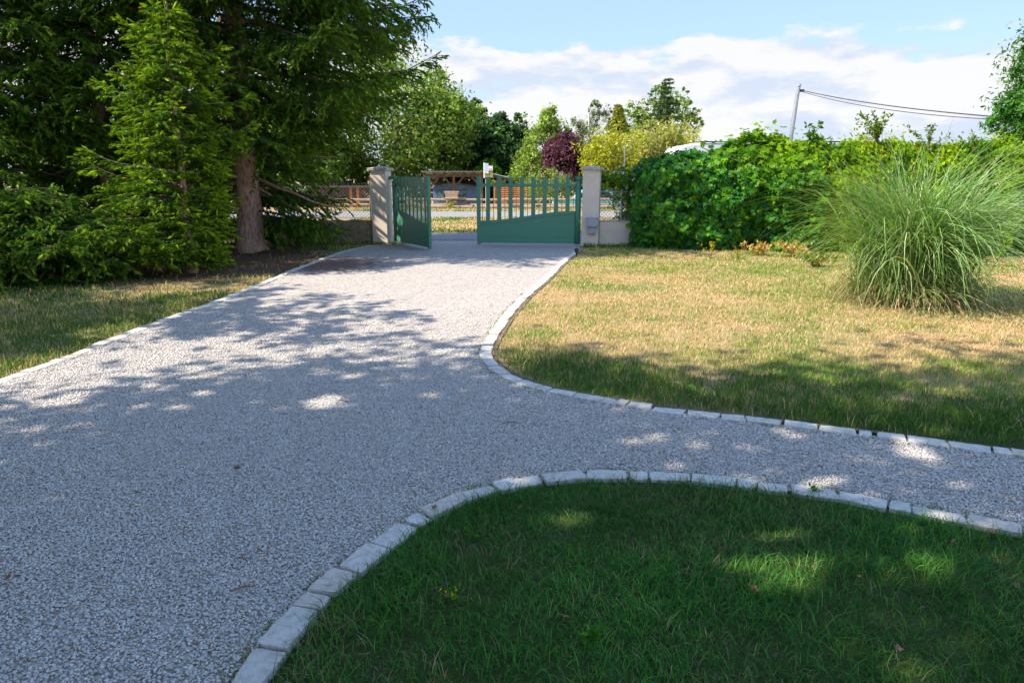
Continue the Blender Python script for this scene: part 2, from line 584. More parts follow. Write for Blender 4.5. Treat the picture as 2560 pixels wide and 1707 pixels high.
tag(fill_poly('driveway', drive_poly, 0.006, M_GRAVEL), kind='structure')


def strip(name, y0, y1, z, mat, slope=0.0, x0=-90, x1=90):
    o = np_mesh(name, np.array([[x0, y0 + slope * x0, z], [x1, y0 + slope * x1, z], [x1, y1 + slope * x1, z], [x0, y1 + slope * x0, z]]), [np.array([[0, 1, 2, 3]])], mat)
    return tag(o, kind='structure')


strip('lane', 18.05, 20.4, 0.010, M_ASPHALT)
strip('road', 28.3, 33.0, 0.010, M_ASPHALT)


def offset_curve(C, off):
    d = np.gradient(C, axis=0)
    d /= np.linalg.norm(d, axis=1)[:, None]
    n = np.stack([-d[:, 1], d[:, 0]], 1)
    return C + n * off


def band(name, C, o0, o1, z, mat):
    A, Bq = offset_curve(C, o0), offset_curve(C, o1)
    k = len(A)
    wob = RNG.uniform(-0.03, 0.03, k)[:, None]
    wob = np.convolve(wob[:, 0], np.ones(5) / 5, 'same')[:, None] * 2
    Bq = Bq + (Bq - A) * wob * 2
    V = np.vstack([np.c_[A, np.full(k, z)], np.c_[Bq, np.full(k, z)]])
    i = np.arange(k - 1)
    F = np.c_[i, i + 1, i + 1 + k, i + k]
    return tag(np_mesh(name, V, [F], mat), kind='structure')


band('soil_edging', K_RIGHT, 0.054, 0.10, 0.010, M_DIRT)

# ------------------------------------------------------------------ kerb stones, one object each


def make_stone(L, Wd, H, rng):
    bm = bmesh.new()
    nx_, ny_ = max(3, int(L / 0.03)), 4
    grid = {}
    hx, hy = L / 2, Wd / 2
    j = rng.uniform(-0.011, 0.011, (4, 2))
    for a in range(nx_ + 1):
        for b in range(ny_ + 1):
            u, v = a / nx_, b / ny_
            x, y = (u - 0.5) * L, (v - 0.5) * Wd
            w = np.array([(1 - u) * (1 - v), u * (1 - v), u * v, (1 - u) * v])
            x += (w[:, None] * j).sum(0)[0]
            y += (w[:, None] * j).sum(0)[1]
            edge = min(u, 1 - u) * L, min(v, 1 - v) * Wd
            e = min(edge)
            z = H + rng.uniform(-0.0014, 0.0014) - 0.005 * max(0, 1 - e / 0.008) ** 2
            if e < 1e-6:
                x += rng.uniform(-0.003, 0.003)
                y += rng.uniform(-0.003, 0.003)
            if edge[0] < 1e-6 and edge[1] < 1e-6:
                x *= 0.98
                y *= 0.965
            grid[a, b] = bm.verts.new((x, y, z))
    for a in range(nx_):
        for b in range(ny_):
            bm.faces.new((grid[a, b], grid[a + 1, b], grid[a + 1, b + 1], grid[a, b + 1]))
    rim = [grid[a, 0] for a in range(nx_ + 1)] + [grid[nx_, b] for b in range(1, ny_ + 1)] + [grid[a, ny_] for a in range(nx_ - 1, -1, -1)] + [grid[0, b] for b in range(ny_ - 1, 0, -1)]
    low = [bm.verts.new((v.co.x * 1.02, v.co.y * 1.03, -0.02)) for v in rim]
    k = len(rim)
    for i in range(k):
        bm.faces.new((rim[i], low[i], low[(i + 1) % k], rim[(i + 1) % k]))
    bm.faces.new(low[::-1])
    bmesh.ops.recalc_face_normals(bm, faces=bm.faces)
    me = bpy.data.meshes.new('kerb_stone')
    bm.to_mesh(me)
    bm.free()
    for p_ in me.polygons: p_.use_smooth = True
    me.set_sharp_from_angle(angle=math.radians(32))
    me.materials.append(M_KERB)
    return me


def in_frame(x, y, z=0.0, mrg=420):
    d = np.array([x, y, z - CAMH])
    zc = d[1] * math.cos(TH) - d[2] * math.sin(TH)
    if zc < 0.2: return False
    u = 1280 + FPX * d[0] / zc
    v = 853.5 - FPX * (d[1] * math.sin(TH) + d[2] * math.cos(TH)) / zc
    return -mrg < u < 2560 + mrg and v < 1707 + mrg


def kerb_row(C, group, desc, pattern, off, seed, h=0.025):
    rng = np.random.default_rng(seed)
    C = offset_curve(C, off)
    d = np.concatenate([[0], np.cumsum(np.linalg.norm(np.diff(C, axis=0), axis=1))])
    s, i = 0.05, 0
    while s < d[-1] - 0.3:
        kind = pattern[i % len(pattern)] if rng.random() > 0.15 else rng.choice(['l', 's', 'm'])
        L = {'l': 0.215, 'm': 0.15, 's': 0.085}[kind] * rng.uniform(0.93, 1.07)
        c_ = s + L / 2
        p_ = [np.interp(c_, d, C[:, k]) for k in (0, 1)]
        q_ = [np.interp(c_ + 0.03, d, C[:, k]) for k in (0, 1)]
        if in_frame(*p_):
            o = bpy.data.objects.new('kerb_stone', make_stone(L, 0.112 * rng.uniform(0.94, 1.05), h + rng.uniform(-0.007, 0.006), rng))
            COL.objects.link(o)
            o.location = (p_[0], p_[1], 0)
            o.rotation_euler = (rng.uniform(-.03, .03), rng.uniform(-.02, .02), math.atan2(q_[1] - p_[1], q_[0] - p_[0]) + rng.uniform(-.03, .03))
            w = {'l': 'long', 'm': 'middle sized', 's': 'short'}[kind]
            tag(o, f'{w} pale limestone paver laid flat in {desc}', 'kerb stone', group)
        s += L + rng.uniform(0.010, 0.020)
        i += 1


kerb_row(K_LEFT, 'kerb stones along the spruce verge', 'the kerb row along the spruce verge', 'lmlsl', 0.0, 3, 0.020)
kerb_row(K_RIGHT, 'kerb stones around the dry lawn', 'the kerb row around the dry lawn', 'lllsmlls', 0.0, 4)
kerb_row(K_NEAR, 'kerb stones around the near shaded lawn', 'the kerb row of the foreground lawn', 'lsllsml', 0.0, 5)

# ------------------------------------------------------------------ pebbles, grass


def pip(P, poly):
    x, y = P[:, 0], P[:, 1]
    c_ = np.zeros(len(P), bool)
    n_ = len(poly)
    j = n_ - 1
    for i in range(n_):
        xi, yi = poly[i]
        xj, yj = poly[j]
        cond = ((yi > y) != (yj > y))
        if cond.any():
            xx = (xj - xi) * (y - yi) / (yj - yi + 1e-12) + xi
            c_ ^= cond & (x < xx)
        j = i
    return c_


DP = drive_poly[::3]


def frustum(P, mrg=0.12, dmax=1e9):
    zc = P[:, 1] * math.cos(TH) + CAMH * math.sin(TH)
    u = P[:, 0] / zc
    return (np.abs(u) < 0.7314 + mrg) & (zc > 1.2)


def cdist(P, C, lim=None):
    C = C[::2]
    out_ = np.full(len(P), 9.0)
    for k in range(0, len(P), 20000):
        d_ = ((P[k:k + 20000, None, :] - C[None]) ** 2).sum(2)
        out_[k:k + 20000] = np.sqrt(d_.min(1))
    return out_


def pebbles():
    rng = np.random.default_rng(11)
    parts = []
    for (y0, y1, dens, size) in ((1.7, 4.0, 12500, 0.0077), (4.0, 5.6, 10000, 0.0082), (5.6, 8.6, 6200, 0.0088)):
        n = int(dens * (y1 - y0) * (2 * 1.15 * y1))
        P = np.c_[rng.uniform(-1.15 * y1, 1.15 * y1, n), rng.uniform(y0, y1, n)]
        P = P[frustum(P, 0.33)]
        P = P[pip(P, DP)]
        if y1 > 8: P = P[rng.random(len(P)) < 1.05 - (P[:, 1] - 5.6) / 3.0]
        parts.append(np.c_[P, np.full(len(P), size)])
    P = np.vstack(parts)
    # stay off the kerb tops
    near = np.minimum(np.minimum(cdist(P[:, :2], K_NEAR), cdist(P[:, :2], K_RIGHT)), cdist(P[:, :2], K_LEFT))
    P = P[near > 0.055]
    thin = fbm(P[:, :2], 0.8, 91)
    P = P[rng.random(len(P)) < np.clip(1.25 - 1.6 * np.clip(thin - 0.48, 0, 1) * 2, 0.45, 1)]
    n = len(P)
    base = np.array([[-1, -1, -1], [1, -1, -1], [1, 1, -1], [-1, 1, -1], [-1, -1, 1], [1, -1, 1], [1, 1, 1], [-1, 1, 1]], float)
    V = np.repeat(base[None], n, 0) * rng.uniform(0.45, 1.0, (n, 8, 3))
    V *= (P[:, 2, None] * rng.uniform(0.5, 1.25, (n, 1)))[:, None, :] * np.array([0.75, 0.6, 0.36])
    a, b = rng.uniform(0, 6.283, n), rng.normal(0, 0.45, n)
    ca, sa, cb, sb = np.cos(a), np.sin(a), np.cos(b), np.sin(b)
    x, y, z = V[..., 0], V[..., 1], V[..., 2]
    x, z = x * cb[:, None] + z * sb[:, None], -x * sb[:, None] + z * cb[:, None]
    x, y = x * ca[:, None] - y * sa[:, None], x * sa[:, None] + y * ca[:, None]
    V = np.stack([x + P[:, 0, None], y + P[:, 1, None], z + 0.009 + rng.uniform(-0.002, 0.005, n)[:, None]], 2).reshape(-1, 3)
    q_ = np.array([[3, 2, 1, 0], [4, 5, 6, 7], [0, 1, 5, 4], [1, 2, 6, 5], [2, 3, 7, 6], [3, 0, 4, 7]])
    F = (np.arange(n)[:, None, None] * 8 + q_[None]).reshape(-1, 4)
    br = np.clip(rng.normal(0.64, 0.085, n), 0.25, 0.88)
    hue = rng.normal(0, 1, n)[:, None]
    colr = br[:, None] * (np.array([1.0, 0.945, 0.88]) + hue * np.array([0.015, 0.0, -0.025]))
    odd = rng.random(n) < 0.05
    colr[odd] *= np.array([0.75, 0.55, 0.42])
    colr = np.clip(colr, 0.03, 0.85)
    o = np_mesh('gravel', V, [F], M_PEBBLE, col=np.repeat(colr, 8, 0))
    tag(o, 'pale grey and white crushed stone chippings covering the drive', kind='stuff')



def blades(P, h, w, rng, colr, lean=0.35, name='grass', base_z=0.0):
    """P (N,2) roots, h heights, w widths, colr (N,3)"""
    n = len(P)
    a = rng.uniform(0, 6.283, n)
    ln = np.abs(rng.normal(lean, 0.22, n))
    dx, dy = np.cos(a), np.sin(a)
    px_, py_ = -dy, dx
    tw = rng.normal(0, 0.5, n)
    px_, py_ = px_ * np.cos(tw) - py_ * np.sin(tw), px_ * np.sin(tw) + py_ * np.cos(tw)

    def ring(t, wd):
        r = h * ln * t ** 1.7
        z = h * t * (1 - 0.35 * ln * t)
        cx, cy = P[:, 0] + dx * r, P[:, 1] + dy * r
        if wd == 0:
            return [np.stack([cx, cy, z + base_z], 1)]
        return [np.stack([cx - px_ * w * wd / 2, cy - py_ * w * wd / 2, z + base_z], 1), np.stack([cx + px_ * w * wd / 2, cy + py_ * w * wd / 2, z + base_z], 1)]

    V = np.stack(ring(0, 0.9) + ring(0.5, 0.8) + ring(1, 0), 1)
    i = np.arange(n)[:, None] * 5
    Q = i + np.array([[0, 1, 3, 2]])
    T = i + np.array([[2, 3, 4]])
    return V.reshape(-1, 3), Q, T, np.repeat(colr, 5, 0)


def vnoise(P, sc, seed):
    """cheap smooth value noise 0..1"""
    r = np.random.default_rng(seed)
    tab = r.random((64, 64))
    x, y = P[:, 0] * sc + 100.3, P[:, 1] * sc + 57.7
    xi, yi = np.floor(x).astype(int), np.floor(y).astype(int)
    fx, fy = x - xi, y - yi
    fx, fy = fx * fx * (3 - 2 * fx), fy * fy * (3 - 2 * fy)
    g_ = lambda a, b: tab[a % 64, b % 64]
    return (g_(xi, yi) * (1 - fx) + g_(xi + 1, yi) * fx) * (1 - fy) + (g_(xi, yi + 1) * (1 - fx) + g_(xi + 1, yi + 1) * fx) * fy


def fbm(P, sc, seed):
    return 0.5 * vnoise(P, sc, seed) + 0.3 * vnoise(P, sc * 2.1, seed + 1) + 0.2 * vnoise(P, sc * 4.3, seed + 2)


def sample(x0, x1, y0, y1, dens, rng):
    n = int((x1 - x0) * (y1 - y0) * dens)
    return np.c_[rng.uniform(x0, x1, n), rng.uniform(y0, y1, n)]


STRAW = np.array([[0.66, 0.46, 0.26], [0.77, 0.58, 0.36], [0.54, 0.35, 0.19]])
GREENS = np.array([[0.07, 0.17, 0.02], [0.10, 0.22, 0.03], [0.05, 0.13, 0.018], [0.14, 0.24, 0.04]])


LUSH = np.array([[0.036, 0.17, 0.020], [0.056, 0.23, 0.026], [0.026, 0.13, 0.024], [0.13, 0.29, 0.04]])
DULL = np.array([[0.22, 0.20, 0.10], [0.33, 0.28, 0.16], [0.10, 0.13, 0.04]])
FRESH = np.array([[0.17, 0.29, 0.04], [0.25, 0.36, 0.06], [0.12, 0.23, 0.03], [0.34, 0.40, 0.09]])


def mixcol(gr, rng, straw=STRAW, greens=GREENS):
    n = len(gr)
    s_ = straw[rng.integers(0, 3, n)]
    g_ = greens[rng.integers(0, 4, n)]
    pick = rng.random(n) < gr
    c_ = np.where(pick[:, None], g_, s_)
    return c_ * rng.uniform(0.75, 1.2, (n, 1))


def near_lawn():
    rng = np.random.default_rng(21)
    P = sample(-1.6, 6.2, 1.0, 4.4, 12500, rng)
    # tufts: pull roots together
    poly = np.vstack([K_NEAR[60:], [(7, -3), (-2, -3)], K_NEAR[:60]])
    P = P[frustum(P, 0.45)]
    P = P[pip(P, np.vstack([K_NEAR[::2], [(8, -4), (-2.2, -4)]]))]
    d = cdist(P, K_NEAR)
    keep = (d > 0.050) & (rng.random(len(P)) < np.clip((d - 0.01) / 0.10, 0.35, 1) * np.clip(0.2 + 1.5 * (fbm(P, 3.0, 5) - 0.2), 0.15, 1))
    P, d = P[keep], d[keep]
    gr = np.clip(0.80 + 1.1 * (fbm(P, 2.6, 9) - 0.46), 0.12, 0.98)
    h = (0.022 + 0.075 * fbm(P, 3.2, 12) ** 1.4) * rng.uniform(0.5, 1.5, len(P))
    tall = rng.random(len(P)) < 0.02
    h[tall] *= 1.7
    c_ = mixcol(gr, rng, DULL, LUSH) * (0.7 + 0.75 * fbm(P, 1.7, 19))[:, None]
    return blades(P, h, rng.uniform(0.0024, 0.0046, len(P)), rng, c_, lean=0.85)


def dry_lawn():
    rng = np.random.default_rng(22)
    out_ = []
    for (y0, y1, dens, wd) in ((4.0, 6.5, 5200, 0.0045), (6.5, 9.0, 3600, 0.006), (9.0, 12.5, 2300, 0.008), (12.5, 17.2, 1300, 0.011)):
        P = sample(-0.6, min(14, 1.15 * y1), y0, y1, dens, rng)
        P = P[frustum(P, 0.35)]
        P = P[pip(P, np.vstack([K_RIGHT[::2], [(14, 3.4), (14, 17.0), (2.0, 17.0)]]))]
        d = cdist(P, K_RIGHT)
        keep = (d > 0.058) & (rng.random(len(P)) < np.clip((d - 0.04) / 0.20, 0.16, 1))
        P, d = P[keep], d[keep]
        edge = np.exp(-((d - 0.55) / 0.55) ** 2) * np.clip((6.9 - P[:, 1]) / 1.0, 0, 1)
        far = np.clip((P[:, 1] - 10.0) / 4.0, 0, 1)
        green = np.clip(0.36 + 1.45 * (fbm(P, 1.1, 31) - 0.47) + 0.62 * edge + 0.16 * far + 0.35 * np.clip((6.2 - P[:, 1]), 0, 1), 0.06, 0.93)
        bare = fbm(P, 2.3, 77)
        keep = rng.random(len(P)) < np.clip(0.55 + 1.6 * (bare - 0.35), 0.25, 1)
        P, green, edge = P[keep], green[keep], edge[keep]
        h = (0.028 + 0.045 * green * fbm(P, 3.2, 14)) * rng.uniform(0.6, 1.4, len(P)) * (1 + 0.7 * edge)
        out_.append(blades(P, h, np.full(len(P), wd) * rng.uniform(0.7, 1.3, len(P)), rng, np.where((edge > 0.25)[:, None], mixcol(green, rng), mixcol(green, rng, STRAW, FRESH)), lean=0.6))
    return out_


def verge():
    rng = np.random.default_rng(23)
    out_ = []
    for (y0, y1, dens, wd) in ((5.2, 9.0, 4200, 0.006), (9.0, 17.3, 1900, 0.010)):
        P = sample(-14, -2.4, y0, y1, dens, rng)
        P = P[frustum(P, 0.30)]
        left = ~pip(P, DP)
        P = P[left]
        d = cdist(P, K_LEFT)
        lit = np.hypot((P[:, 0] + 5.6), (P[:, 1] - 13.2)) + (fbm(P, 1.2, 41) - 0.5) * 3.0
        pr = np.clip((lit - 2.4) / 1.6, 0.05, 1) * (0.35 + 0.9 * fbm(P, 1.6, 44))
        keep = (d > 0.08) & (rng.random(len(P)) < pr)
        P = P[keep]
        gr = np.clip(0.62 + 0.9 * (fbm(P, 1.2, 51) - 0.5) + 0.25 * np.clip((8.5 - P[:, 1]) / 2, 0, 1), 0.2, 0.95)
        h = (0.03 + 0.06 * fbm(P, 2.6, 15)) * rng.uniform(0.6, 1.4, len(P))
        out_.append(blades(P, h, np.full(len(P), wd) * rng.uniform(0.7, 1.3, len(P)), rng, mixcol(gr, rng), lean=0.5))
    return out_


def far_grass():
    rng = np.random.default_rng(24)
    out_ = []
    P = np.vstack([sample(-6, 9, 20.5, 28.2, 260, rng), sample(-8, 11, 33.1, 37.4, 160, rng)])
    gr = np.clip(0.45 + 1.3 * (fbm(P, 0.5, 61) - 0.45), 0.1, 0.95)
    h = rng.uniform(0.04, 0.11, len(P))
    out_.append(blades(P, h, rng.uniform(0.02, 0.04, len(P)), rng, mixcol(gr, rng), lean=0.6))
    # longer fringe at wall and pillar feet
    Q = np.c_[rng.uniform(1.6, 3.4, 1500), 16.35 - np.abs(rng.normal(0, 0.16, 1500))]
    Q2 = np.c_[rng.uniform(-8, -3.5, 1800), 16.95 - np.abs(rng.normal(0, 0.35, 1800))]
    Q = np.vstack([Q, Q2])
    Q = Q[~pip(Q, DP)]
    out_.append(blades(Q, rng.uniform(0.05, 0.15, len(Q)), rng.uniform(0.007, 0.012, len(Q)), rng, mixcol(np.full(len(Q), 0.8), rng)))
    return out_


def joint_weeds():
    """small grass tufts in the gravel and in the kerb joints"""
    rng = np.random.default_rng(25)
    P = sample(-4, 5, 1.8, 9, 9, rng)
    P = P[pip(P, DP) & frustum(P)]
    d = np.minimum(cdist(P, K_NEAR), cdist(P, K_RIGHT))
    P = P[rng.random(len(P)) < np.clip(0.9 - d * 1.3, 0.10, 0.9)]
    edge = [offset_curve(K_NEAR, 0.07)[rng.integers(60, 400, 260)], offset_curve(K_RIGHT, -0.07)[rng.integers(120, 400, 220)], offset_curve(K_LEFT, -0.07)[rng.integers(0, 400, 120)], offset_curve(K_NEAR, -0.05)[rng.integers(60, 400, 200)], offset_curve(K_RIGHT, 0.05)[rng.integers(120, 400, 120)]]
    P = np.vstack([P] + edge)
    k = 14
    Q = np.repeat(P, k, 0) + rng.normal(0, 0.014, (len(P) * k, 2))
    return blades(Q, rng.uniform(0.012, 0.045, len(Q)), rng.uniform(0.0022, 0.004, len(Q)), rng, mixcol(np.full(len(Q), 0.8), rng), lean=0.7)


def put_grass(name, chunks, label):
    Vs, Qs, Ts, Cs, k = [], [], [], [], 0
    for V_, Q_, T_, C_ in chunks:
        Vs.append(V_); Qs.append(Q_ + k); Ts.append(T_ + k); Cs.append(C_)
        k += len(V_)
    o = np_mesh(name, np.vstack(Vs), [np.vstack(Qs), np.vstack(Ts)], M_GRASS, col=np.vstack(Cs))
    tag(o, label, kind='stuff')


pebbles()
put_grass('lawn_grass', [near_lawn()], 'dark green shaded lawn grass in the foreground inside the curved kerb')
put_grass('lawn_grass', dry_lawn(), 'sun bleached straw coloured lawn grass between the kerb and the hedge')
put_grass('verge_grass', verge(), 'patchy grass on the verge under the spruces')
put_grass('roadside_grass', far_grass(), 'rough grass beside the road beyond the gate')
put_grass('weeds', [joint_weeds()], 'tiny grass weeds growing in gravel and kerb joints')

# ------------------------------------------------------------------ foliage generators


def unit(a):
    return a / (np.linalg.norm(a, axis=-1, keepdims=True) + 1e-9)


SUN3 = np.array([math.cos(SUN_AZ) * math.cos(SUN_EL), math.sin(SUN_AZ) * math.cos(SUN_EL), -math.sin(SUN_EL)])
FLECKS = [(at(u_, v_)[:2], r_) for u_, v_, r_ in ((1905, 1362, 0.33), (1440, 1292, 0.12), (815, 1008, 0.17), (1085, 990, 0.10), (2290, 1135, 0.15), (1985, 1095, 0.10), (165, 1002, 0.16), (1310, 1208, 0.10), (640, 1425, 0.10))]


def open_gaps(P):
    """True where a leaf at P does not stand in one of the gaps that let a sun fleck through"""
    G = P[:, :2] - P[:, 2:3] / SUN3[2] * SUN3[:2]
    ok = np.ones(len(P), bool)
    for c_, r_ in FLECKS:
        ok &= ((G[:, 0] - c_[0]) ** 2 + (G[:, 1] - c_[1]) ** 2) > r_ * r_
    return ok


def pillar_gap(P):
    """thin place in the old spruce where sun reaches the left pillar"""
    t_ = (P[:, 0] + 3.2) / SUN3[0]
    Q = P - SUN3 * t_[:, None]
    return ~((np.abs(Q[:, 1] - 17.2) < 0.42) & (Q[:, 2] > 0.15) & (Q[:, 2] < 2.0) & (vnoise(Q[:, [1, 2]], 3.1, 71) > 0.30))


def leaf_quads(Cn, Ax, Nn, L, Wd, fold=0.0):
    """diamond leaves: centres, long axes, normals"""
    Ax = unit(Ax)
    Sd = unit(np.cross(Nn, Ax))
    L, Wd = np.asarray(L)[:, None], np.asarray(Wd)[:, None]
    V = np.stack([Cn - Ax * L / 2, Cn + Sd * Wd / 2 + Ax * L * 0.06, Cn + Ax * L / 2, Cn - Sd * Wd / 2 + Ax * L * 0.06], 1)
    if fold:
        nn = unit(np.cross(Ax, Sd))
        V[:, 0] -= nn * Wd * fold
        V[:, 2] -= nn * Wd * fold
    n = len(Cn)
    F = np.arange(n * 4).reshape(n, 4)
    return V.reshape(-1, 3), F


def pal(rng, n, cols, jitter=0.15):
    cols = np.array(cols)
    c_ = cols[rng.integers(0, len(cols), n)]
    return c_ * (1 + rng.normal(0, jitter, (n, 1))).clip(0.5, 1.6)


def crown(lobes, clumps, per, leaf, cols, rng, spread=0.30, up=0.5, droop=0.0, stretch=1.0, surf=0.55, aspect=0.55):
    """lobes: list of (cx,cy,cz,rx,ry,rz); returns V,F,C"""
    vol = np.array([l[3] * l[4] * l[5] for l in lobes]) ** 0.67
    pick = rng.choice(len(lobes), clumps, p=vol / vol.sum())
    Lb = np.array(lobes)[pick]
    d = unit(rng.normal(0, 1, (clumps, 3)))
    r = surf + (1 - surf) * rng.random((clumps, 1)) ** 0.7
    r *= 0.86 + 0.25 * rng.random((clumps, 1))
    cc = Lb[:, :3] + d * r * Lb[:, 3:]
    crad = spread * Lb[:, 3:].mean(1) * rng.uniform(0.5, 1.25, clumps)
    n = clumps * per
    idx = np.repeat(np.arange(clumps), per)
    off = rng.normal(0, 0.5, (n, 3)) * crad[idx, None]
    off[:, 2] *= 0.72 * stretch
    if droop:
        off[:, 2] -= droop * crad[idx] * rng.random(n) * 2
    P = cc[idx] + off
    nrm = unit(rng.normal(0, 0.7, (n, 3)) + d[idx] * 0.6 + np.array([0, 0, up]))
    ax = rng.normal(0, 1, (n, 3))
    ax[:, 2] -= droop * 2.0
    ax -= nrm * (ax * nrm).sum(1, keepdims=True)
    L = leaf * rng.uniform(0.6, 1.4, n)
    V, F = leaf_quads(P, ax, nrm, L, L * aspect, 0.12)
    tone = (1 + rng.normal(0, 0.30, clumps)).clip(0.5, 1.8)
    c_ = pal(rng, n, cols) * tone[idx, None]
    return V, F, np.repeat(c_, 4, 0), cc


def broadleaf(name, label, base, lobes, clumps, per, leaf, cols, seed, tr=0.18, limbs=7, cat='tree', group=None, bark_m=None, flowers=None, **kw):
    """tree or shrub with a trunk, limbs and a leafy crown; lobes are relative to the base"""
    rng = np.random.default_rng(seed)
    t = empty(name, base)
    tag(t, label, cat, group)
    V, F, C_, cc = crown(lobes, clumps, per, leaf, cols, rng, **kw)
    if name == 'shade_tree':
        ok = open_gaps(V.reshape(-1, 4, 3).mean(1) + np.array(base))
        V, C_ = V.reshape(-1, 4, 3)[ok].reshape(-1, 3), C_.reshape(-1, 4, 3)[ok].reshape(-1, 3)
        F = np.arange(len(V)).reshape(-1, 4)
    if flowers:
        nf, fs, fcols = flowers
        k = rng.choice(len(cc), nf)
        Pf = np.repeat(cc[k] + rng.normal(0, 0.12, (nf, 3)) + np.array([0, -0.1, 0.08]), 5, 0) + rng.normal(0, fs * 0.35, (nf * 5, 3))
        V2, F2 = leaf_quads(Pf, rng.normal(0, 1, (len(Pf), 3)), unit(rng.normal(0, 1, (len(Pf), 3))), np.full(len(Pf), fs), np.full(len(Pf), fs * 0.8))
        F = np.vstack([F, F2 + len(V)])
        V = np.vstack([V, V2])
        C_ = np.vstack([C_, np.repeat(pal(rng, len(Pf), fcols, 0.1), 4, 0)])
    np_mesh('crown', V, [F], M_LEAF, t, col=C_)
    b = B()
    z0 = min(l[2] for l in lobes)
    top = max(l[2] for l in lobes)
    bend = rng.normal(0, 0.04 * top, 2)
    pts = [(bend[0] * s_ * s_, bend[1] * s_ * s_, top * s_ * 0.95) for s_ in np.linspace(0, 1, 6)]
    b.tube(pts, [tr * (1.25 - s_) if i else tr * 1.5 for i, s_ in enumerate(np.linspace(0, 1, 6))], 8, 0.05)
    sel = cc[rng.choice(len(cc), min(limbs, len(cc)), replace=False)]
    for e in sel:
        s_ = rng.uniform(0.3, 0.75)
        st = np.array([bend[0] * s_ * s_, bend[1] * s_ * s_, min(top * s_, e[2])])
        mid = st * 0.5 + e * 0.5 + np.array([0, 0, 0.06 * top])
        b.tube([st, mid, e], [tr * 0.45, tr * 0.28, tr * 0.08], 6)
    b.build('trunk', bark_m or M_BRANCH, t, smooth=True)
    return t


def needle_tris(P, D, L, rng, K, nl, nw):
    n = len(P)
    D = unit(D)
    ref = np.where(np.abs(D[:, 2:3]) < 0.9, np.array([[0, 0, 1.0]]), np.array([[1.0, 0, 0]]))
    u = unit(np.cross(D, ref))
    v = np.cross(D, u)
    tt = rng.random((n, K)) * 0.95
    a = rng.uniform(0, 6.283, (n, K))
    rad = np.cos(a)[..., None] * u[:, None] + np.sin(a)[..., None] * v[:, None]
    nd = unit(0.85 * D[:, None] + 0.8 * rad)
    b = P[:, None] + D[:, None] * (tt * L[:, None])[..., None]
    side = unit(np.cross(nd, rad + 0.01))
    w = nw / 2
    ln = nl * rng.uniform(0.7, 1.25, (n, K, 1))
    V = np.stack([b - side * w, b + side * w, b + nd * ln], 2).reshape(-1, 3)
    F = np.arange(n * K * 3).reshape(-1, 3)
    return V, F


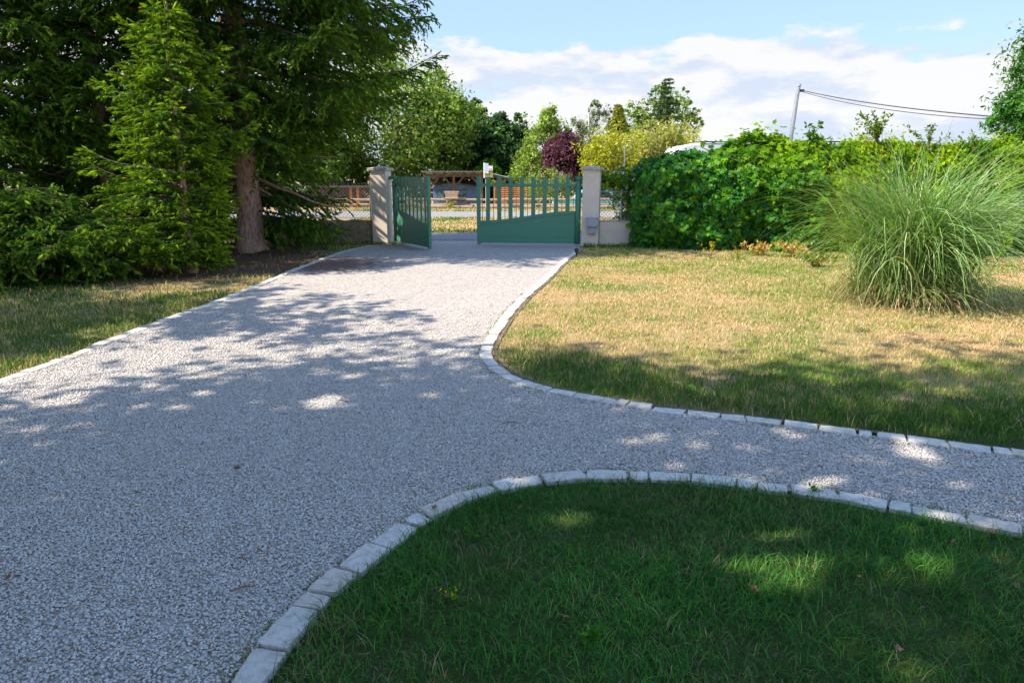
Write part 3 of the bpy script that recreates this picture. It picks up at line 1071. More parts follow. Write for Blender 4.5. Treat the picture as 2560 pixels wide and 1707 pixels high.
def spruce(name, label, base, H, Rf, seed, dz=0.40, per=6, z0=0.4, hang=0.5, up=0.1, dr=0.35, tip=0.25, tr=0.25, cols=None, tips=None, fine_to=6.5, spacing=0.095, shoot=0.07, K=11, nl=0.040, nw=0.013, lv=(0.72, 1.12), core=0.036, lim=None, cstep=0.30, cK=24, tw=0.42, tw0=0.17, twmax=0.85, cat='tree', group=None, keep=None, trunk_mat=None, dead=()):
    rng = np.random.default_rng(seed)
    t = empty(name, base)
    tag(t, label, cat, group)
    bb = B()
    SP, SD, SL, ST = [], [], [], []        # fine shoots
    CP, CD, CL = [], [], []                # coarse shoots high above
    z = z0
    wh = 0
    while z < H - 0.12:
        R = Rf(z)
        k = per if z < fine_to else max(4, per - 1)
        fine = z < fine_to
        a0 = rng.uniform(0, 6.28)
        for b_ in range(k):
            az = a0 + 6.283 * b_ / k + rng.normal(0, 0.22)
            L = max(0.12, R * rng.uniform(*lv))
            if lim is not None: L = min(L, lim(az, z) * rng.uniform(0.75, 1.05))
            zz = z + rng.uniform(-0.15, 0.15) * min(1, L)
            if keep is not None and not keep(az, zz, L):
                continue
            dv = np.array([math.cos(az), math.sin(az), 0])
            sdv = np.array([-math.sin(az), math.cos(az), 0])
            bow = rng.normal(0, 0.10)
            drx = dr * rng.uniform(0.7, 1.3)

            def bp(s_):
                return dv * (L * s_) + sdv * (bow * L * s_ * s_) + np.array([0, 0, zz + L * (up * s_ - drx * s_ ** 2 + tip * s_ ** 4)])

            ss = np.linspace(0, 1, 7)
            bb.tube([bp(s_) for s_ in ss], [max(0.004, (0.010 + 0.011 * L) * (1 - 0.9 * s_)) for s_ in ss], 5, cap=False)
            step = (spacing if fine else cstep) / L
            s_ = 0.10 if L < 1 else 0.22
            while s_ <= 1.0:
                p0 = bp(s_)
                tg = unit(bp(min(1.02, s_ + 0.03)) - bp(s_ - 0.03))
                for sg in (-1, 1):
                    lt = (tw * L * (1 - s_) ** 0.8 + tw0) * rng.uniform(0.55, 1.15)
                    lt = min(lt, twmax)
                    th = sg * rng.uniform(0.7, 1.15)
                    hd = tg * math.cos(th) + np.cross([0, 0, 1], tg) * math.sin(th)
                    hg = hang * rng.uniform(0.3, 1.5)
                    if not fine:
                        CP.append(p0); CD.append(unit(hd + [0, 0, -hg])); CL.append(lt)
                        continue
                    m_ = max(1, int(lt / shoot))
                    for q_ in range(m_):
                        f_ = (q_ + rng.random()) / m_
                        pp = p0 + hd * (lt * f_) + np.array([0, 0, -hg * lt * f_ * (0.35 + 0.65 * f_)])
                        dd = unit(hd + np.array([0, 0, -hg * (0.35 + 1.3 * f_)]))
                        sw = rng.choice([-1, 1]) * rng.uniform(0.3, 0.9)
                        d2 = unit(dd * math.cos(sw) + np.cross([0, 0, 1], dd) * math.sin(sw) + np.array([0, 0, rng.normal(-0.12, 0.15)]))
                        SP.append(pp); SD.append(d2); SL.append(rng.uniform(0.09, 0.15) * (1.15 - 0.4 * f_)); ST.append(f_ * 0.55 + s_ * 0.45)
                    SP.append(p0 + hd * lt * 0.85 + np.array([0, 0, -hg * lt * 0.7])); SD.append(unit(hd + np.array([0, 0, -hg * 1.2]))); SL.append(0.12); ST.append(1.0)
                s_ += step * rng.uniform(0.75, 1.25)
            if fine:
                for q_ in range(4):
                    SP.append(bp(0.9 + 0.03 * q_)); SD.append(unit(bp(1.0) - bp(0.9) + rng.normal(0, 0.04, 3))); SL.append(0.14); ST.append(1.0)
        # needles along the leader between the whorls near the top
        z += dz * (0.55 + 0.45 * min(1.0, R / 1.2)) * rng.uniform(0.85, 1.15)
        wh += 1
    if H < fine_to + 2:
        for q_ in range(26):
            zz = H - 0.9 * q_ / 26
            SP.append(np.array([0, 0, zz - 0.08])); SD.append(unit(np.array([0, 0, 1.0]) + rng.normal(0, 0.25, 3))); SL.append(0.12); ST.append(1.0)
    V, F, C_ = [], [], []
    k = 0
    cols = cols or [(0.080, 0.165, 0.036), (0.098, 0.195, 0.038), (0.062, 0.140, 0.038)]
    tips = tips or [(0.30, 0.44, 0.06), (0.22, 0.36, 0.05)]
    if SP:
        SP, SD, SL, ST = np.array(SP), np.array(SD), np.array(SL), np.array(ST)
        ok = pillar_gap(SP + np.array(base))
        SP, SD, SL, ST = SP[ok], SD[ok], SL[ok], ST[ok]
        v_, f_ = needle_tris(SP, SD, SL, rng, K, nl, nw)
        c1, c2 = pal(rng, len(SP), cols, 0.2), pal(rng, len(SP), tips, 0.2)
        w_ = np.clip((ST - 0.45) / 0.5, 0, 1)[:, None] * rng.uniform(0.3, 1, (len(SP), 1))
        cc = c1 * (1 - w_) + c2 * w_
        brown = rng.random(len(SP)) < 0.03
        cc[brown] = np.array([0.12, 0.07, 0.035])
        V.append(v_); F.append(f_); C_.append(np.repeat(cc, K * 3, 0)); k += len(v_)
        # dense inner needles of each shoot: tapered crossed strips
        dn_ = unit(SD)
        for q_ in range(2):
            sd_ = unit(np.cross(dn_, rng.normal(0, 1, (len(SP), 3)))) * (core / 2)
            e_ = SP + dn_ * (SL * 1.05)[:, None]
            m2 = SP + dn_ * (SL * 0.55)[:, None]
            v4 = np.stack([SP - sd_ * 0.4, SP + sd_ * 0.4, m2 + sd_, m2 - sd_, e_], 1).reshape(-1, 3)
            i_ = np.arange(len(SP))[:, None] * 5
            V.append(v4)
            F.append(np.vstack([i_ + np.array([[0, 1, 2]]), i_ + np.array([[0, 2, 3]]), i_ + np.array([[3, 2, 4]])]) + k)
            C_.append(np.repeat(cc * rng.uniform(0.75, 1.0, (len(SP), 1)), 5, 0)); k += len(v4)
    if CP:
        CP, CD, CL = np.array(CP), np.array(CD), np.array(CL)
        ok = pillar_gap(CP + np.array(base))
        CP, CD, CL = CP[ok], CD[ok], CL[ok]
        v_, f_ = needle_tris(CP, CD, CL, rng, cK, 0.17, 0.06)
        V.append(v_); F.append(f_ + k); C_.append(np.repeat(pal(rng, len(CP), cols), cK * 3, 0))
    np_mesh('crown', np.vstack(V), [np.vstack(F)], M_NEEDLE, t, col=np.vstack(C_))
    tb = bb
    n_br = len(bb.f)
    zs = [-0.05, 0.12, 0.35, 0.8, 1.4, 2.2, 3.2, 4.5, 6.5, 9, 12]
    zs = [q_ for q_ in zs if q_ < H * 0.95] + [H - 0.03]
    fl = lambda q_: tr * (1 - q_ / H) ** 0.8 * (1 + 0.42 * math.exp(-q_ / 0.22))
    tb.tube([(rng.normal(0, 0.015), rng.normal(0, 0.015), q_) for q_ in zs], [max(0.008, fl(max(0, q_))) for q_ in zs], 14, 0.05)
    for (az, zz, ln, slope, r_) in dead:       # bare lower limbs
        P0 = np.array([0, 0, zz])
        dv = np.array([math.cos(az), math.sin(az), 0])
        pts = [P0 + dv * (ln * s_) + np.array([0, 0, slope * ln * (s_ - 0.35 * s_ * s_)]) + rng.normal(0, 0.015, 3) for s_ in np.linspace(0, 1, 7)]
        tb.tube(pts, [r_ * (1 - 0.75 * s_) for s_ in np.linspace(0, 1, 7)], 7, 0.06)
    o = tb.build('trunk', trunk_mat or M_BARK, t, smooth=True)
    o.data.materials.append(M_BRANCH)
    mi = np.zeros(len(o.data.polygons), dtype=np.int32)
    mi[:n_br] = 1
    o.data.polygons.foreach_set('material_index', mi)
    return t


# ------------------------------------------------------------------ spruces on the left
wrap = lambda a_: (a_ + math.pi) % 6.283 - math.pi


def prof(pairs):
    a, b = zip(*pairs)
    return lambda z: float(np.interp(z, a, b))


tx = at(622, 631)
spruce('spruce_tree', 'tall old spruce with a bare pinkish grey trunk and long drooping boughs over the drive', (tx[0], tx[1] + 0.15, 0), 15.5,
       prof([(0, 1.8), (0.8, 1.9), (1.6, 2.0), (2.5, 2.0), (3.1, 2.5), (3.6, 3.7), (4.6, 4.1), (6, 4.1), (9, 4.1), (12, 2.8), (16, 0.1)]), 101,
       dz=0.30, per=9, z0=0.55, tw=0.48, tw0=0.30, fine_to=7.2, twmax=1.0, hang=0.55, up=0.10, dr=0.48, tip=0.34, tr=0.275, cK=18,
       lim=lambda az, z: 2.3 if -2.5 < wrap(az) < -0.95 and z < 5.2 else 9.0,
       keep=lambda az, z, L: not (z < 2.25 and -2.15 < wrap(az) < -0.45) and not (1.2 < z < 5.0 and 0.35 < wrap(az) < 1.7 and math.sin(az * 37.0) > -0.45) and not (3.4 < z < 8.8 and (wrap(az) > 2.55 or wrap(az) < -2.4) and math.sin(az * 41.0) > -0.3),
       dead=[(-0.25, 1.75, 2.3, -0.55, 0.04), (-0.05, 1.55, 1.9, -0.75, 0.03), (3.5, 1.2, 1.4, -0.55, 0.05), (-2.0, 0.95, 0.5, -0.2, 0.04), (0.5, 2.1, 2.0, -0.05, 0.035)])
ysp = at(400, 705)
spruce('young_spruce', 'young spruce with a bright yellow green pointed leader in front of the old spruce', (-5.45, 11.9, 0), 4.3,
       prof([(0, 1.6), (0.6, 1.7), (1.5, 1.45), (2.4, 1.15), (3.0, 0.80), (3.6, 0.52), (4.0, 0.26), (4.3, 0.08)]), 102,
       lim=lambda az, z: 0.62 if abs(wrap(az)) < 1.0 and z < 2.3 else (1.75 if abs(wrap(az)) > 2.0 else 1.1),
       dz=0.25, per=10, z0=0.18, tw0=0.22, spacing=0.11, hang=0.32, up=0.32, dr=0.42, tip=0.30, tr=0.07, lv=(0.42, 1.35), keep=lambda az, z, L: math.sin(az * 5.0 + z * 9.0) > -0.72,
       cols=[(0.095, 0.195, 0.034), (0.12, 0.235, 0.038)], tips=[(0.42, 0.56, 0.055), (0.34, 0.49, 0.05)])
spruce('spruce_tree', 'dark spruce filling the left edge, its lowest boughs sweeping to the ground', (-9.7, 13.4, 0), 10.5,
       prof([(0, 3.0), (0.6, 2.9), (1.8, 2.6), (3.0, 2.7), (5, 2.2), (10.5, 0.1)]), 103,
       dz=0.40, per=7, z0=0.3, tw0=0.3, hang=0.50, cK=14, up=0.12, dr=0.42, tip=0.28, tr=0.20,
       keep=lambda az, z, L: not (0.55 < z < 1.15 and (az % 6.283) > 3.0))
spruce('spruce_tree', 'middle sized dark spruce standing behind the bright young one', (-8.0, 14.2, 0), 8.5,
       prof([(0, 2.2), (1.5, 2.1), (3.5, 1.8), (5.5, 1.3), (8.5, 0.1)]), 105,
       dz=0.36, per=7, z0=0.3, tw0=0.28, hang=0.5, up=0.12, dr=0.42, tip=0.3, tr=0.16, cK=14)
spruce('small_spruce', 'low spreading spruce seedling tangle hugging the ground left of the trunk', (-7.5, 10.9, 0), 1.5,
       prof([(0, 1.9), (0.5, 1.7), (1.5, 0.2)]), 104, dz=0.14, per=9, z0=0.15, tw0=0.30, hang=0.40, up=0.30, dr=0.42, tip=0.2, tr=0.04)

# leafy tree at the far left edge, sunlit from behind
G_LIME = [(0.09, 0.22, 0.02), (0.13, 0.27, 0.025), (0.07, 0.17, 0.02)]
G_MID = [(0.09, 0.16, 0.04), (0.12, 0.19, 0.045), (0.065, 0.125, 0.035)]
G_DARK = [(0.075, 0.14, 0.05), (0.10, 0.17, 0.055), (0.055, 0.11, 0.045)]
G_PALE = [(0.23, 0.31, 0.08), (0.18, 0.26, 0.07), (0.28, 0.35, 0.10)]
G_GOLD = [(0.36, 0.32, 0.04), (0.30, 0.28, 0.05), (0.42, 0.33, 0.10), (0.22, 0.23, 0.04)]
broadleaf('leafy_tree', 'bright green leafy tree with sun shining through it at the left edge', (-11.2, 14.0, 0),
          [(0, 0, 3.2, 1.9, 1.9, 1.7), (0.6, -0.3, 5.0, 1.6, 1.6, 1.5), (-0.6, 0.2, 1.7, 1.5, 1.5, 1.0)], 240, 26, 0.11, G_LIME, 120, tr=0.12)

# ------------------------------------------------------------------ shade trees standing outside the frame (left of and behind the camera)
SH = dict(surf=0.1, spread=0.36, tr=0.26)
broadleaf('shade_tree', 'large leafy tree left of the gravel drive shading the foreground', (-8.1, -1.1, 0),
          [(0, 0, 6.6, 3.6, 3.9, 2.6), (2.0, 0.9, 7.2, 2.8, 3.2, 2.0), (0.4, 2.2, 5.9, 2.6, 2.6, 2.0)], 430, 40, 0.21, G_MID, 130, **SH)
broadleaf('shade_tree', 'large leafy tree behind the camera shading the near lawn', (-2.3, -3.4, 0),
          [(0, 0, 7.0, 3.6, 3.4, 2.4), (-2.2, 0.6, 6.6, 2.8, 3.0, 2.2), (1.6, 0.8, 7.4, 2.4, 2.6, 1.9)], 430, 40, 0.21, G_MID, 131, **SH)
broadleaf('shade_tree', 'tall leafy tree just left of the camera with boughs high over the drive', (-5.1, 1.2, 0),
          [(1.4, 0.0, 8.2, 2.9, 3.0, 1.9), (-1.9, 0.6, 7.4, 2.5, 2.6, 1.8), (3.2, -0.9, 8.4, 2.2, 2.3, 1.5)], 420, 40, 0.21, G_MID, 132, **SH)
broadleaf('shade_tree', 'airy tree left of the verge casting dappled shade on the drive', (-10.7, 5.9, 0),
          [(0, 0, 5.6, 2.2, 2.5, 1.7), (0.5, 1.3, 6.8, 1.9, 2.3, 1.3), (-0.4, -1.0, 6.4, 1.7, 1.9, 1.3), (-1.4, 1.6, 5.4, 1.8, 2.0, 1.5), (3.3, 0.2, 5.7, 1.5, 1.7, 1.1)], 230, 34, 0.19, G_MID, 133, tr=0.18, surf=0.3, spread=0.22)

# ------------------------------------------------------------------ gate, pillars, walls
GA = math.radians(-12)


def pillar(loc, label):
    t = empty('gate_pillar', loc, GA)
    tag(t, label, 'pillar')
    B().box((0, 0, 0.86), (0.385, 0.385, 1.76)).build('shaft', M_RENDER, t, bevel=0.008)
    b = B()
    b.box((0, 0, 1.765), (0.49, 0.49, 0.05))
    b.box((0, 0, 1.814), (0.488, 0.488, 0.048), taper=0.06)
    b.build('cap', M_CAP, t, bevel=0.004)
    return t


pl = (-3.17, 17.36, 0)
pr_ = (1.84, 16.52, 0)
pillar(pl, 'beige rendered gate pillar in dappled sunlight beside the half open leaf')
pillar(pr_, 'beige rendered gate pillar in shade carrying the grey electric box')


def gate_leaf(loc, end, label, plate=False):
    ang = math.atan2(end[1] - loc[1], end[0] - loc[0])
    L = math.hypot(end[0] - loc[0], end[1] - loc[1])
    t = empty('gate_leaf', (loc[0], loc[1], 0), ang)
    tag(t, label, 'gate', 'leaves of the green double gate')
    zc = lambda x: 0.545 + 0.235 * (0.5 + 0.5 * math.cos(math.pi * min(1, max(0, (x - 0.05) / (L - 0.15)))))
    hp = B().tube([(0, 0, 0.05), (0, 0, 1.50)], 0.068, 20).build('hinge_post', M_GATE, t, smooth=False)
    hp.data.polygons.foreach_set('use_smooth', np.array([len(p_.vertices) == 4 for p_ in hp.data.polygons]))
    B().tube([(0, 0, 1.515), (0, 0, 1.60)], 0.074, 20).build('post_cap', M_GATE, t, bevel=0.004)
    B().box((L - 0.045, 0, 0.815), (0.09, 0.065, 1.57)).build('lock_stile', M_GATE, t, bevel=0.006)
    B().box(((L - 0.09) / 2 + 0.034, 0, 1.40), (L - 0.09 - 0.068, 0.05, 0.065)).build('top_rail', M_GATE, t, bevel=0.005)
    x0, x1 = 0.068, L - 0.09
    xs_ = np.linspace(x0, x1, 40)
    r = B()
    V = []
    for x in xs_:
        for y in (-0.032, 0.032):
            for dz_ in (0, 0.075):
                V.append((x, y, zc(x) - 0.04 + dz_))
    F = []
    for i in range(39):
        a = i * 4
        F += [(a, a + 4, a + 5, a + 1), (a + 2, a + 3, a + 7, a + 6), (a, a + 2, a + 6, a + 4), (a + 1, a + 5, a + 7, a + 3)]
    F += [(0, 1, 3, 2), (156, 158, 159, 157)]
    r.add(V, F).build('curved_rail', M_GATE, t)
    pan = B()
    out_ = [(x, zc(x) - 0.042) for x in xs_]
    pan.prism([(x0, 0.19)] + out_ + [(x1, 0.19)], -0.016, 0.016)
    pan.build('panel', M_GATE, t)
    bt = B().box(((x0 + x1) / 2, 0, 0.125), (x1 - x0, 0.052, 0.125))
    bt.build('bottom_rail', M_GATE, t, bevel=0.007)
    ns = 8
    gap = (x1 - x0) / (ns + 0.32)
    for i in range(ns):
        x = x1 - gap * (i + 0.66)
        zb = zc(x) + 0.03
        B().box((x, 0, (zb + 1.585) / 2), (0.098, 0.020, 1.585 - zb)).build('slat', M_GATE, t, bevel=0.004)
    for i in range(ns + 1):
        x = x1 - gap * (i + 0.16)
        if x < x0 + 0.03: continue
        zb = zc(x) + 0.03
        B().box((x, 0, (zb + 1.585) / 2), (0.014, 0.014, 1.585 - zb)).build('bar', M_GATE, t)
    if plate:
        B().box((L - 0.045, 0.034, 0.40), (0.05, 0.006, 0.09)).build('lock_plate', M_STEEL, t)
    return t


hl, hr = (-2.83, 17.30), (1.535, 16.56)
gate_leaf(hl, (-1.80, 15.55), 'green metal gate leaf swung wide open beside the sunlit pillar', True)
gate_leaf(hr, (-0.83, 16.80), 'green metal gate leaf standing nearly closed beside the pillar with the grey box')
for (hx, hy), (px_, py_), w_ in ((hl, pl[:2], 'sunlit'), (hr, pr_[:2], 'shaded')):
    b = B().beam((hx, hy, 1.56), (px_ + (0.19 if px_ < 0 else -0.19) * 1.0, py_ + 0.02, 1.56), 0.075, 0.085)
    o = b.build('hinge_bracket', M_GATE, bevel=0.004)
    tag(o, f'green hinge bracket joining gate post to the {w_} pillar', 'bracket')

# electric box on the right pillar
ca, sa = math.cos(GA), math.sin(GA)


def on_pillar(c0, lx, ly):
    return (c0[0] + lx * ca - ly * sa, c0[1] + lx * sa + ly * ca)


bx = on_pillar(pr_, 0.06, -0.2)
t = tag(empty('electric_box', (bx[0], bx[1], 0.46), GA), 'grey plastic electric box screwed to the shaded gate pillar', 'electric box')
B().box((0, -0.05, 0.115), (0.27, 0.11, 0.215)).build('box_body', M_GREYBOX, t, bevel=0.012)
B().box((0.0, -0.113, 0.115), (0.262, 0.016, 0.207)).build('lid', M_GREYBOX, t, bevel=0.006)
for sx_ in (-1, 1):
    for sz_ in (-1, 1):
        B().tube([(sx_ * 0.112, -0.119, 0.115 + sz_ * 0.085), (sx_ * 0.112, -0.124, 0.115 + sz_ * 0.085)], 0.011, 10).build('screw', M_BLACK, t)
B().box((-0.01, -0.035, -0.075), (0.185, 0.075, 0.145)).build('lower_box', M_GREYBOX, t, bevel=0.012)

lb = on_pillar(pl, -0.2, -0.06)
t = tag(empty('warning_light', (lb[0], lb[1], 1.50), GA), 'small white lamp with orange lens on the side of the sunlit gate pillar', 'lamp')
B().box((-0.03, 0, 0.05), (0.07, 0.09, 0.13)).build('housing', M_WHITE, t, bevel=0.012)
B().tube([(-0.035, -0.045, 0.05), (-0.035, -0.062, 0.05)], 0.030, 14).build('lens', M_ORANGE, t, bevel=0.004)

sp = at(1441, 640)
t = tag(empty('ground_spotlight', (sp[0], sp[1], 0)), 'small black spotlight stuck in the grass by the kerb near the shaded pillar', 'lamp')
B().tube([(0, 0, -0.02), (0, 0, 0.10)], 0.014, 10).build('spike', M_BLACK, t)
B().tube([(0, 0.02, 0.085), (0, -0.04, 0.125)], [0.035, 0.048], 16).build('lamp_head', M_BLACK, t)

# low walls
t = tag(empty('low_wall', (2.04, 16.62, 0), 0.10), 'low beige rendered wall running from the shaded pillar into the creeper', 'wall')
B().box((3.0, 0, 0.27), (6.0, 0.2, 0.60)).build('wall_body', M_RENDER, t, bevel=0.006)
B().box((3.0, 0, 0.583), (6.02, 0.215, 0.022)).build('coping', M_CAP, t)
t = tag(empty('old_wall', (-3.4, 17.45, 0), 0.06), 'old rough stone wall topped with chain link under the spruce', 'wall')
b = B()
nseg = 60
V, F = [], []
for i in range(nseg + 1):
    x = -14 * i / nseg
    zt_ = 0.56 + RNG.uniform(-0.025, 0.02)
    for (y, z) in ((-0.14, -0.05), (-0.13 + RNG.uniform(-0.02, 0.02), 0.3), (-0.11, zt_), (0.11, zt_), (0.13, -0.05)):
        V.append((x, y, z))
for i in range(nseg):
    for k in range(4):
        a = i * 5 + k
        F.append((a, a + 1, a + 6, a + 5))
F.append((0, 1, 2, 3, 4))
b.add(V, F).build('wall_body', M_OLDWALL, t)
rng = np.random.default_rng(5)
st = B()
for i in range(26):
    c_ = (-rng.uniform(0.1, 6), -0.135, rng.uniform(0.06, 0.5))
    r_ = rng.uniform(0.018, 0.05)
    st.tube([(c_[0], c_[1] + 0.02, c_[2]), (c_[0], c_[1] - 0.012, c_[2])], [r_, r_ * 0.6], 8, 0.2)
st.build('field_stones', M_CAP, t)


def chainlink(loc, rz, L, z0, z1, label, pitch=0.085, r=0.0032):
    t = tag(empty('chain_link_fence', loc, rz), label, 'fence')
    b = B()
    H = z1 - z0
    n = int((L + H) / pitch) + 1
    for k in range(-int(H / pitch) - 1, int(L / pitch) + 1):
        for sg in (1, -1):
            x0, x1 = (k * pitch, k * pitch + H) if sg > 0 else (k * pitch + H, k * pitch)
            za, zb = z0, z1
            xa, xb = x0, x1
            if xa < 0 and xb < 0 or xa > L and xb > L: continue
            def clipx(x, xa=xa, xb=xb):
                return z0 + (x - xa) / (xb - xa) * H
            pa, pb = (xa, za), (xb, zb)
            if pa[0] < 0: pa = (0, clipx(0))
            if pa[0] > L: pa = (L, clipx(L))
            if pb[0] < 0: pb = (0, clipx(0))
            if pb[0] > L: pb = (L, clipx(L))
            ext = 0.03 if pb[1] > z1 - 1e-4 else 0
            dirx = (1 if sg > 0 else -1)
            b.tube([(pa[0], 0.003 * sg, pa[1]), (pb[0] + ext * dirx, 0.003 * sg, pb[1] + ext)], r, 4, cap=False)
    b.build('wire_mesh', M_GALV, t)
    for z in (z1 - 0.045, z0 + 0.04):
        B().tube([(0, 0, z), (L, 0, z)], 0.007 if z > 1 else 0.004, 6).build('tension_wire', M_GALV, t)
    k = 0
    x = L
    while x > 0:
        B().tube([(x, 0.02, z0 - 0.06), (x, 0.02, z1 + 0.02)], 0.02, 8).build('post', M_GALV, t)
        x -= 2.5
    return t


chainlink((-14.0, 16.82, 0), 0.06, 10.55, 0.56, 1.42, 'galvanised chain link fence on the old stone wall left of the gate')
chainlink((2.06, 16.63, 0), 0.10, 5.5, 0.595, 1.30, 'thin chain link fence on the beige low wall overgrown by creeper', r=0.0028)

# ------------------------------------------------------------------ hedge and shrubs on the right


def hedge(name, label, x0, x1, yf, depth, topf, n, leaf, cols, seed, cat='hedge', aspect=0.6, tilt=0.5, five=False):
    """leaf-clad mass: front face, top and left end, leaves layered like shingles. yf(x) front line, topf(x) height"""
    rng = np.random.default_rng(seed)
    t = tag(empty(name, ((x0 + x1) / 2, yf((x0 + x1) / 2) + depth / 2, 0)), label, cat)
    org = np.array([(x0 + x1) / 2, yf((x0 + x1) / 2) + depth / 2, 0])
    x = rng.uniform(x0, x1, n)
    tp = np.array([topf(q_) for q_ in x])
    # perimeter parameter: front height, then top depth
    s_ = rng.random(n) * (tp + depth * 0.8)
    front = s_ < tp
    z = np.where(front, s_, tp)
    dep = np.where(front, 0, s_ - tp)
    XZ = np.c_[x, z + dep * 0.7]
    lump = (fbm(XZ, 0.9, seed) - 0.5) * 1.2 + (fbm(XZ, 2.9, seed + 3) - 0.5) * 1.3
    rnd = np.clip((z - tp + 0.55) / 0.55, 0, 1) ** 2 * 0.35
    foot = np.clip((0.35 - z) / 0.35, 0, 1) * 0.12
    inner = rng.random(n) < 0.30
    lay = np.abs(rng.normal(0, 0.10, n)) + np.where(inner, rng.uniform(0.2, 0.5, n), 0)
    y = np.array([yf(q_) for q_ in x]) + dep + np.where(front, -lump * 0.55 + rnd + lay + foot, 0.3)
    z = z + np.where(front, rng.normal(0, 0.03, n), lump * 0.65 - lay + np.where(rng.random(n) < 0.06, rng.uniform(0, 0.34, n), 0))
    # left end curls back
    e = np.clip((x0 + 0.75 - x) / 0.75, 0, 1)
    y += e ** 2 * depth * 0.75 * rng.random(n) ** 0.5
    z *= 1 - 0.22 * e ** 2
    P = np.c_[x, y, np.maximum(z, 0.02)]
    nrm = np.where(front[:, None], np.array([[0, -1, tilt]]), np.array([[0, -0.35, 1]])) + np.c_[-0.8 * e, np.zeros(n), np.zeros(n)]
    nrm = unit(nrm + rng.normal(0, 0.42, (n, 3)))
    ax = rng.normal(0, 0.6, (n, 3)) + np.array([0, -0.3, -0.9])
    ax -= nrm * (ax * nrm).sum(1, keepdims=True)
    L = leaf * rng.uniform(0.55, 1.35, n) * np.where(inner, 1.5, 1)
    if five:   # palmate creeper leaves of five leaflets
        ax = unit(ax)
        sd_ = np.cross(nrm, ax)
        Vs, Fs, k = [], [], 0
        for a in (-1.25, -0.65, 0, 0.65, 1.25):
            a2 = ax * math.cos(a) + sd_ * math.sin(a)
            l2 = L * (0.95 if abs(a) < 0.7 else 0.7) * (1.08 if a == 0 else 1)
            v_, f_ = leaf_quads(P + a2 * (l2 * 0.52)[:, None], a2, unit(nrm + rng.normal(0, 0.15, (n, 3))), l2, l2 * 0.46, 0.10)
            Vs.append(v_); Fs.append(f_ + k); k += len(v_)
        V, F = np.vstack(Vs), np.vstack(Fs)
        rep = 5
    else:
        V, F = leaf_quads(P, ax, nrm, L, L * aspect, 0.12)
        rep = 1
    c_ = cols(P, rng)
    np_mesh('foliage', V - org, [F], M_LEAF, t, col=np.vstack([np.repeat(c_, 4, 0)] * rep))
    # stems inside
    b = B()
    for i in range(int((x1 - x0) * 7)):
        xx = rng.uniform(x0 + 0.3, x1)
        y0 = yf(xx) + rng.uniform(0.25, 0.6)
        h = topf(xx) * rng.uniform(0.6, 0.95)
        pts = [np.array([xx + rng.normal(0, 0.08) * k_, y0 + rng.normal(0, 0.05) * k_, h * k_ / 4]) - org for k_ in range(5)]
        b.tube(pts, [0.02, 0.017, 0.014, 0.01, 0.005], 5)
    b.build('stems', M_BRANCH, t)
    return t


HX = [2.7, 3.2, 3.6, 4.2, 4.8, 5.3, 5.9, 6.6, 7.2, 7.8, 8.4, 9.2, 10.2, 12, 14]
HZ = [1.60, 1.90, 1.99, 2.05, 2.20, 2.20, 2.22, 2.22, 2.26, 2.30, 2.28, 2.22, 2.16, 2.15, 2.15]
topf = lambda x: float(np.interp(x, HX, HZ))
yf = lambda x: 15.75 - 0.20 * (x - 2.7)


def col_creeper(P, rng):
    n = len(P)
    base = pal(rng, n, [(0.065, 0.20, 0.045), (0.09, 0.24, 0.045), (0.045, 0.155, 0.045), (0.15, 0.30, 0.045)], 0.2)
    yel = pal(rng, n, [(0.28, 0.40, 0.03), (0.22, 0.35, 0.028)], 0.2)
    w = np.clip((P[:, 2] - 1.4) / 0.8, 0, 1) * np.clip((P[:, 0] - 4.2) / 1.6, 0, 1) * (0.4 + rng.random(n) * 0.6)
    return base * (1 - w[:, None]) + yel * w[:, None]


def col_shrub(P, rng):
    n = len(P)
    a = pal(rng, n, [(0.22, 0.34, 0.03), (0.29, 0.40, 0.035), (0.15, 0.27, 0.028)], 0.2)
    d_ = pal(rng, n, [(0.08, 0.19, 0.024), (0.12, 0.24, 0.028)], 0.2)
    w = np.clip((fbm(P[:, [0, 2]], 1.0, 81) - 0.35) * 4, 0, 1)[:, None]
    c_ = a * w + d_ * (1 - w)
    rd = rng.random(n) < 0.02
    c_[rd] = np.array([0.40, 0.16, 0.03])
    return c_


hedge('creeper_hedge', 'dark green hedge overgrown with five fingered creeper beside the low wall', 2.75, 6.6, yf, 1.3, topf, 13500, 0.095, col_creeper, 140, five=True)
hedge('shrub_hedge', 'yellow green sunlit shrub hedge behind the pampas grass', 6.0, 14.0, lambda x: yf(x) + 0.10, 1.5, topf, 52000, 0.105, col_shrub, 141, aspect=0.5)


